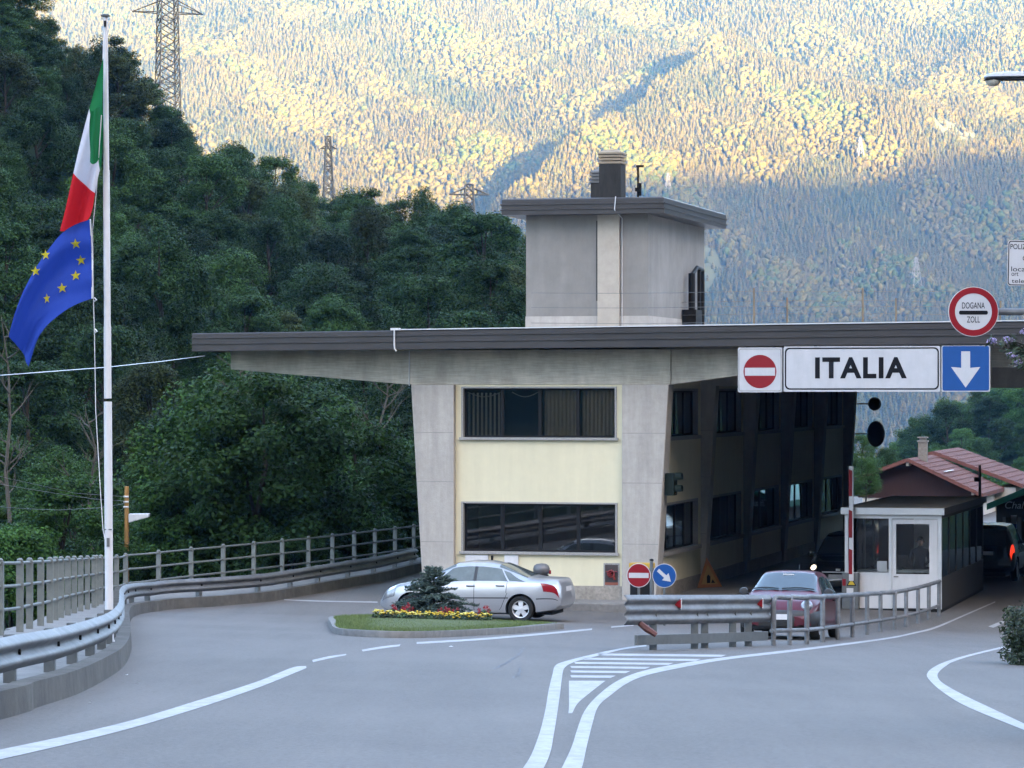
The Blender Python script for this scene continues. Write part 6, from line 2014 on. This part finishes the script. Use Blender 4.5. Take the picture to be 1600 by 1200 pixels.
def star_at(px, py, r_, sq=1.0, rot=0):
    pts = []
    for k in range(10):
        a_ = R(90 + 36 * k) + rot; rr_ = r_ if k % 2 == 0 else r_ * .4
        pts.append((px + rr_ * math.cos(a_) * sq, py - rr_ * math.sin(a_)))
    pts.append((px, py))
    v = []
    for (x, y) in pts:
        d_ = (PX - x) ** 2 + (PY - y) ** 2; k = np.unravel_index(np.argmin(d_), d_.shape)
        v.append(((x - 800) / F * fy0 - og.x, float(DP[k]) - .03, FPz(y) - og.z))
    mb = MB(); mb.add(v, [(10, i, (i + 1) % 10) for i in range(10)]); mb.build('star', M_STAR, fe)
for (x, y, sq) in ((121, 382, 1), (127.5, 407, 1), (120, 431, 1), (99, 450.5, 1), (75.5, 467, .65), (75.5, 399.5, .85), (61, 425, .9)):
    star_at(x, y, 8.6, sq, .1)

# ================================================================== STREET LAMP, ROAD SIGNS ON THE RIGHT
D_ = 62.0
hp2 = P(1537, 122, D_)
px_, = (11.6,)
gl = gz(px_, D_)
t = thing('street_lamp', 'grey street lamp head reaching in at the upper right edge', 'street lamp', (px_, D_, gl))
hz = hp2.z - gl
xo = hp2.x - px_
mb = MB()
sec = [(0, .02, .0), (.05, .13, .055), (.2, .17, .085), (.45, .17, .10), (.75, .13, .09), (.95, .07, .06)]
v, f_ = [], []
for (x, w_, h_) in sec:
    for k in range(12):
        a_ = 2 * math.pi * k / 12
        zz_ = math.sin(a_); v.append((xo + x, math.cos(a_) * w_, hz + .02 + (zz_ * h_ if zz_ > 0 else zz_ * .035) + x * .02))
f_ = [(i * 12 + k, i * 12 + (k + 1) % 12, (i + 1) * 12 + (k + 1) % 12, (i + 1) * 12 + k) for i in range(5) for k in range(12)] + [tuple(range(12)), tuple(range(60, 72))]
mb.add(v, f_); mb.build('lamp_head', mat('lamp_grey', (.36, .37, .40), .45), t, smooth=True)
mb = MB(); mb.box(xo + .02, xo + .92, -.12, .12, hz - .045, hz - .012); mb.build('lamp_rim', M_DARK, t, bevel=.02)
mb = MB(); mb.lathe([(0, -.13), (.08, -.115), (.13, -.06), (.14, 0)], 16, (0, 0, 0)); mb.v = [(x * 1.05 + xo + .18, y * .85, z + hz - .03) for x, y, z in mb.v]; mb.build('lamp_bowl', mat('lamp_bowl', (.45, .42, .36), .2), t, smooth=True)
mb = MB(); mb.tube([(0, 0, -.1), (0, 0, hz - 1.2), (-.25, 0, hz - .3), (-.9, 0, hz + .02), (xo + .9, 0, hz + .04)], [.1, .07, .06, .045, .04], 10); mb.build('pole', M_GALVD, t, smooth=True)

D_ = 60.0
cz_ = P(1521, 487, D_); pxx = 10.75; gl = gz(pxx, D_)
t = thing('sign_post', 'grey steel post with a horizontal arm carrying the signs at the right edge', 'post', (pxx, D_, gl))
mb = MB(); mb.tube([(0, .12, -.1), (0, .12, 9.0 - gl)], .07, 12); mb.build('pole', M_GALVD, t)
mb = MB(); mb.tube([(0, .12, cz_.z - gl), (cz_.x - pxx - .1, .12, cz_.z - gl)], .065, 12); mb.build('arm', M_GALV, t)
r_ = 39 / F * D_
t = thing('customs_sign', 'round red-rimmed sign reading DOGANA ZOLL on a horizontal arm', 'sign', (cz_.x, D_, cz_.z), -R(3))
mb = MB(); mb.prism_y(disc(r_, 64), 0, .03); mb.build('panel', M_SIGNW, t)
mb = MB(); ring(mb, disc(r_ - .012, 64), disc(r_ * .735, 64), -.004, 0); mb.build('rim', M_SIGNR, t)
mb = MB(); mb.prism_y(rrect(-.265, .265, -.055, .02, .03), -.004, 0); mb.build('bar', M_SIGNK, t)
text_mesh('DOGANA', .42, .115, 0, .115, -.004, M_SIGNK, t, bold=.006)
text_mesh('ZOLL', .24, .115, 0, -.145, -.004, M_SIGNK, t, bold=.006)
D_ = 59.6
a_, b_ = P(1573.5, 375, D_), P(1680, 446.5, D_)
w_, h_ = b_.x - a_.x, a_.z - b_.z
t = thing('police_sign', 'white framed sign with black lettering beginning POLIZ at the right edge', 'sign', (a_.x, D_, b_.z), -R(2))
t.rotation_euler = (0, R(1.2), -R(2))
mb = MB(); mb.prism_y(rrect(0, w_, 0, h_, .06), 0, .03); mb.build('panel', M_SIGNW, t)
mb = MB(); ring(mb, rrect(.012, w_ - .012, .012, h_ - .012, .055), rrect(.028, w_ - .028, .028, h_ - .028, .045), -.004, 0); mb.build('border', M_SIGNK, t)
u_ = h_ / 71.5
def ptxt(s_, px0, wpx, py, hpx, b=.0):
    text_mesh(s_, wpx * u_, hpx * u_, (px0 - 1573.5 + wpx / 2) * u_, h_ - (py - 375) * u_, -.004, M_SIGNK, t, bold=b)
ptxt('POLIZIA', 1577.5, 33, 385, 8, .004); ptxt('C', 1597, 7, 403, 8, .004); ptxt('locali', 1579.5, 27, 420, 7.5); ptxt('ort', 1580, 11, 428, 6); ptxt('telef', 1580.5, 24, 438.5, 6.5)

# ================================================================== OTHER POLES, WIRES, PYLONS
p = P(198, 760, 95.0); g_ = float(terr(p.x, p.y))
t = thing('wooden_pole', 'orange-brown wooden pole with a flat white lamp behind the railing', 'utility pole', (p.x, p.y, g_))
hz = p.z - g_
mb = MB(); mb.tube([(0, 0, -.5), (0, 0, hz)], [.085, .065], 9); mb.build('pole', mat('orange_wood', (.28, .15, .045), .85, var=.25, scale=5, stretch=(4, 4, .5)), t, smooth=True)
zl_ = P(205, 808, 95.0).z - g_
mb = MB(); mb.prism_y([(.07, zl_ + .10), (.07, zl_ - .16), (.66, zl_ + .0), (.68, zl_ + .11)], -.14, .14); mb.build('lamp', M_WHITE, t, bevel=.02)
mb = MB()
for dz in (.45, .30, .6): mb.tube([(-.09, -.05, hz - dz), (.06, -.05, hz - dz)], .03, 6)
mb.build('insulator', M_WHITE, t)
def wire(name, label, pts, r_, m_=None):
    pts = [Vector(q_) for q_ in pts]
    mb = MB(); o_ = pts[0].copy(); mb.tube([q_ - o_ for q_ in pts], r_, 5); ob = mb.build(name, m_ or M_GALVD); ob.location = o_
    return tag(ob, label, 'wire')
wire('overhead_wire', 'upper pale wire sagging from the wooden pole to the left edge', [P(196, 783, 95), P(150, 780, 93), P(100, 773, 91), P(50, 765, 89), P(-20, 753, 86)], .009)
wire('overhead_wire', 'faint higher wire running left from the wooden pole through the trees', [P(197, 776, 95), P(120, 771, 92), P(60, 758, 89), P(-20, 740, 86)], .007)
wire('overhead_wire', 'lowest wire sagging left from the wooden pole just above the scrub', [P(196, 787, 95), P(150, 794, 93), P(90, 797, 91), P(40, 795, 89), P(-20, 790, 86)], .008)
wire('overhead_cable', 'long pale cable rising from the left edge to the end of the brown roof', [P(-60, 591, 70), P(60, 582, 73), P(165, 574, 77), P(250, 565, 81), P(320, 556, 85.4)], .011, M_ALU)

def pylon(name, label, base, H, wb, wt, arm, bays, r_, m_, arm_h=.9, rz=.4, arms2=None):
    t = thing(name, label, 'pylon', base, rz)
    mb = MB()
    def c4(z):
        w_ = (wb + (wt - wb) * z / H) / 2
        return [Vector((sx * w_, sy * w_, z)) for sx, sy in ((-1, -1), (1, -1), (1, 1), (-1, 1))]
    for k in range(4):
        mb.tube([c4(0)[k] - Vector((0, 0, .5)), c4(H)[k]], r_ * 1.3, 5)
    zs_ = np.linspace(0, H, bays + 1)
    for i in range(bays):
        a_, b_ = c4(zs_[i]), c4(zs_[i + 1])
        for k in range(4):
            mb.tube([a_[k], b_[(k + 1) % 4]], r_, 4, caps=False)
            mb.tube([b_[k], b_[(k + 1) % 4]], r_ * .8, 4, caps=False) if i % 3 == 2 or i == bays - 1 else None
            mb.tube([a_[(k + 1) % 4], b_[k]], r_ * .8, 4, caps=False)
    mb.build('tower', m_, t)
    for (ah, al) in (arms2 or [(arm_h * H, arm)]):
        mb = MB()
        w_ = (wb + (wt - wb) * ah / H) / 2
        for sx in (-1, 1):
            e_ = Vector((sx * al, 0, ah))
            for sy in (-1, 1):
                mb.tube([Vector((sx * w_, sy * w_, ah)), e_], r_, 4); mb.tube([Vector((sx * w_, sy * w_, ah + al * .32)), e_], r_, 4)
            for q_ in (.4, .7):
                mb.tube([Vector((sx * al * q_, 0, ah)), Vector((sx * al * q_, 0, ah + al * .32 * (1 - q_)))], r_ * .8, 4)
        mb.build('cross_arm', m_, t)
    return t
M_PYL = mat('pylon_steel', (.13, .13, .12), .7, metal=.2)
D_ = 300.0
zt_ = P(262, 20, D_).z; b_ = P(262, 330, D_)
pylon('lattice_pylon', 'large steel lattice pylon rising from the trees beside the flag', (b_.x, b_.y, b_.z), zt_ - b_.z + 3.4, 2.4, 1.45, 3.35, 22, .05, M_PYL, rz=.35, arms2=[(zt_ - b_.z, 3.35)])
D_ = 420.0
b_ = P(733, 400, D_); zt_ = P(733, 288, D_).z; za_ = P(733, 304, D_).z
pylon('lattice_pylon', 'smaller lattice pylon with a wide cross arm seen just left of the tower', (b_.x, b_.y, b_.z), zt_ - b_.z, 1.8, 1.0, 2.6, 9, .085, M_PYL, rz=.1, arms2=[(za_ - b_.z, 2.6)])
D_ = 360.0
b_ = P(513, 330, D_); zt_ = P(513, 213, D_).z
pylon('lattice_pylon', 'slim lattice mast standing among the treetops in the middle of the ridge', (b_.x, b_.y, b_.z), zt_ - b_.z, 1.3, .5, 1.0, 10, .055, M_PYL, rz=.2, arms2=[(P(513, 232, D_).z - b_.z, .9)])
def on_mtn(px, py):
    k = (610 - py) / F; x_ = (px - 800) / F
    for D in np.arange(2380, 3500, 2.0):
        if mtn(np.array(x_ * D), np.array(D)) >= 6 + k * D:
            return Vector((x_ * D, D - 6, 6 + k * (D - 6)))
    return Vector((x_ * 3000, 3000, 6 + k * 3000))
M_PYW = mat('pale_pylon_steel', (.10, .10, .10), .5)
tops = []
for (px, pt, pb, lab) in ((1343, 214, 243, 'tiny white pylon on the sunlit forest slope right of the chimney'), (1043, 270, 299, 'tiny white pylon just above the tower roof corner on the far slope'), (1430, 402, 447, 'pale pylon on the shaded blue slope above the ITALIA sign')):
    q_ = on_mtn(px, pb); hgt = (pb - pt) / F * q_.y
    pylon('far_pylon', lab, q_, hgt, hgt * .32, hgt * .06, hgt * .12, 4, .13, M_PYW, rz=.3, arms2=[(hgt * .8, hgt * .14), (hgt * .93, hgt * .1)])
    tops.append(q_ + Vector((0, 0, hgt * .95)))
wire('far_power_line', 'fine pale power line sagging across the far slope to the right edge', [tops[0] + (P(1660, 220, 2700) - tops[0]) * u + Vector((0, 0, -14 * math.sin(3.14 * u))) for u in np.linspace(0, 1, 10)], .035, M_PYW)
wire('far_power_line', 'fine pale power line sagging between the two white pylons on the far slope', [tops[1] + (tops[0] - tops[1]) * u + Vector((0, 0, -12 * math.sin(3.14 * u))) for u in np.linspace(0, 1, 10)], .035, M_PYW)

# ================================================================== SHRUBS AT THE RIGHT EDGE
def shrub(name, label, cx, cy, rad, hgt, n, leaf, m_, fl=None, nf=0, seed=1):
    r = np.random.default_rng(seed)
    t = thing(name, label, 'shrub', (cx, cy, gz(cx, cy)))
    a_ = r.uniform(0, 6.28, n); d_ = rad * r.uniform(0, 1, n) ** .6; z = hgt * r.uniform(.1, .95, n) * (1 - .35 * (d_ / rad) ** 2)
    cen = np.stack([np.cos(a_) * d_, np.sin(a_) * d_, z], 1)
    v, f = leaf_cloud(cen, np.full((n, 3), .16), 60, leaf, r, up=.35, aspect=.3)
    mesh_np('foliage', v, f, m_, t)
    mb = MB()
    for k in range(14):
        i = r.integers(0, n); mb.tube([(cen[i][0] * .2, cen[i][1] * .2, -.05), cen[i] * .6 + np.array([0, 0, .1]), cen[i]], [.012, .008, .003], 5)
    mb.build('stem', M_BARK, t)
    if nf:
        top = cen[np.argsort(-cen[:, 2])[:nf]] + np.array([0, 0, .12])
        v, f = leaf_cloud(top, np.full((nf, 3), .06), 26, .02, r, up=.2)
        mesh_np('flower_head', v, f, fl, t)
    return t
M_BUSH = mat('bush_leaf', (.028, .05, .018), .7, var=.2, island=.4)
shrub('roadside_bush', 'leafy bush with small white flowers at the right edge of the road', 8.62 + .45, 53.0, .98, 1.25, 260, .05, M_BUSH, mat('white_flower', (.5, .5, .46), .8), 30, 3)
t = shrub('buddleia', 'tall shrub with arching branches and pale purple flower tips at the right edge', 6.05, 30.0, .75, 3.2, 240, .05, mat('dark_bush_leaf', (.02, .033, .017), .7, var=.2, island=.4), None, 0, 4)
r = np.random.default_rng(5)
tips = [P(1547, 533, 30), P(1572, 530, 30), P(1578, 555, 29.8), P(1586, 566, 29.8), P(1598, 518, 30), P(1604, 540, 30), P(1610, 575, 30)]
o_ = Vector(t.location); bc, br = [], []
mb = MB()
for q_ in tips:
    l_ = q_ - o_
    st = Vector((0, 0, 2.4)); mid = st.lerp(l_, .6) + Vector((0, 0, .25))
    mb.tube([st, mid, l_], [.015, .01, .004], 5)
    for u in np.linspace(.45, .98, 16):
        b_ = st.lerp(mid, u * 2) if u < .5 else mid.lerp(l_, u * 2 - 1)
        bc.append(tuple(b_)); br.append((.07, .07, .06))
mb.build('branch', M_BARK, t)
v, f = leaf_cloud(np.array(bc), np.array(br), 10, .04, r, up=.3, aspect=.28); mesh_np('branch_leaf', v, f, MATS['dark_bush_leaf'], t)
v, f = leaf_cloud(np.array([tuple(q_ - o_ + Vector((.02, 0, 0))) for q_ in tips]), np.full((len(tips), 3), .035) * np.array([1.6, 1, .9]), 60, .012, r, up=.1)
mesh_np('flower_tip', v, f, mat('pale_purple', (.36, .30, .50), .8), t)

# small litter at the kerb
r = np.random.default_rng(66)
mb = MB()
for (px, py) in ((198, 1057), (215, 1068), (140, 1100), (705, 1012)):
    x, y = G(px, py); z = gz(x, y) + .006; a_ = r.uniform(0, 6.28)
    s_ = r.uniform(.02, .04)
    pl_ = [(x + s_ * math.cos(a_ + k * 1.57) * r.uniform(.5, 1.2), y + 1.5 * s_ * math.sin(a_ + k * 1.57), z + r.uniform(0, .025)) for k in range(4)]
    mb.add(pl_, [(0, 1, 2, 3)])
tag(mb.build('litter', M_WHITE), 'scraps of pale litter lying along the foot of the kerb', 'litter', kind='stuff')

# ================================================================== HAZE
hz_ = bpy.data.materials.new('haze_air'); hz_.use_nodes = True
n_, l_ = hz_.node_tree.nodes, hz_.node_tree.links
n_.remove(n_['Principled BSDF'])
pv_ = n_.new('ShaderNodeVolumePrincipled')
pv_.inputs['Color'].default_value = (.16, .46, .93, 1)
pv_.inputs['Density'].default_value = 0.000082
pv_.inputs['Anisotropy'].default_value = 0.1
l_.new(pv_.outputs[0], n_['Material Output'].inputs['Volume'])
mb = MB(); mb.box(-2700, 3300, -2300, 3700, -86, 800); hb_ = mb.build('haze', hz_)
tag(hb_, kind='stuff', label='thin bluish evening haze filling the valley', cat='haze')
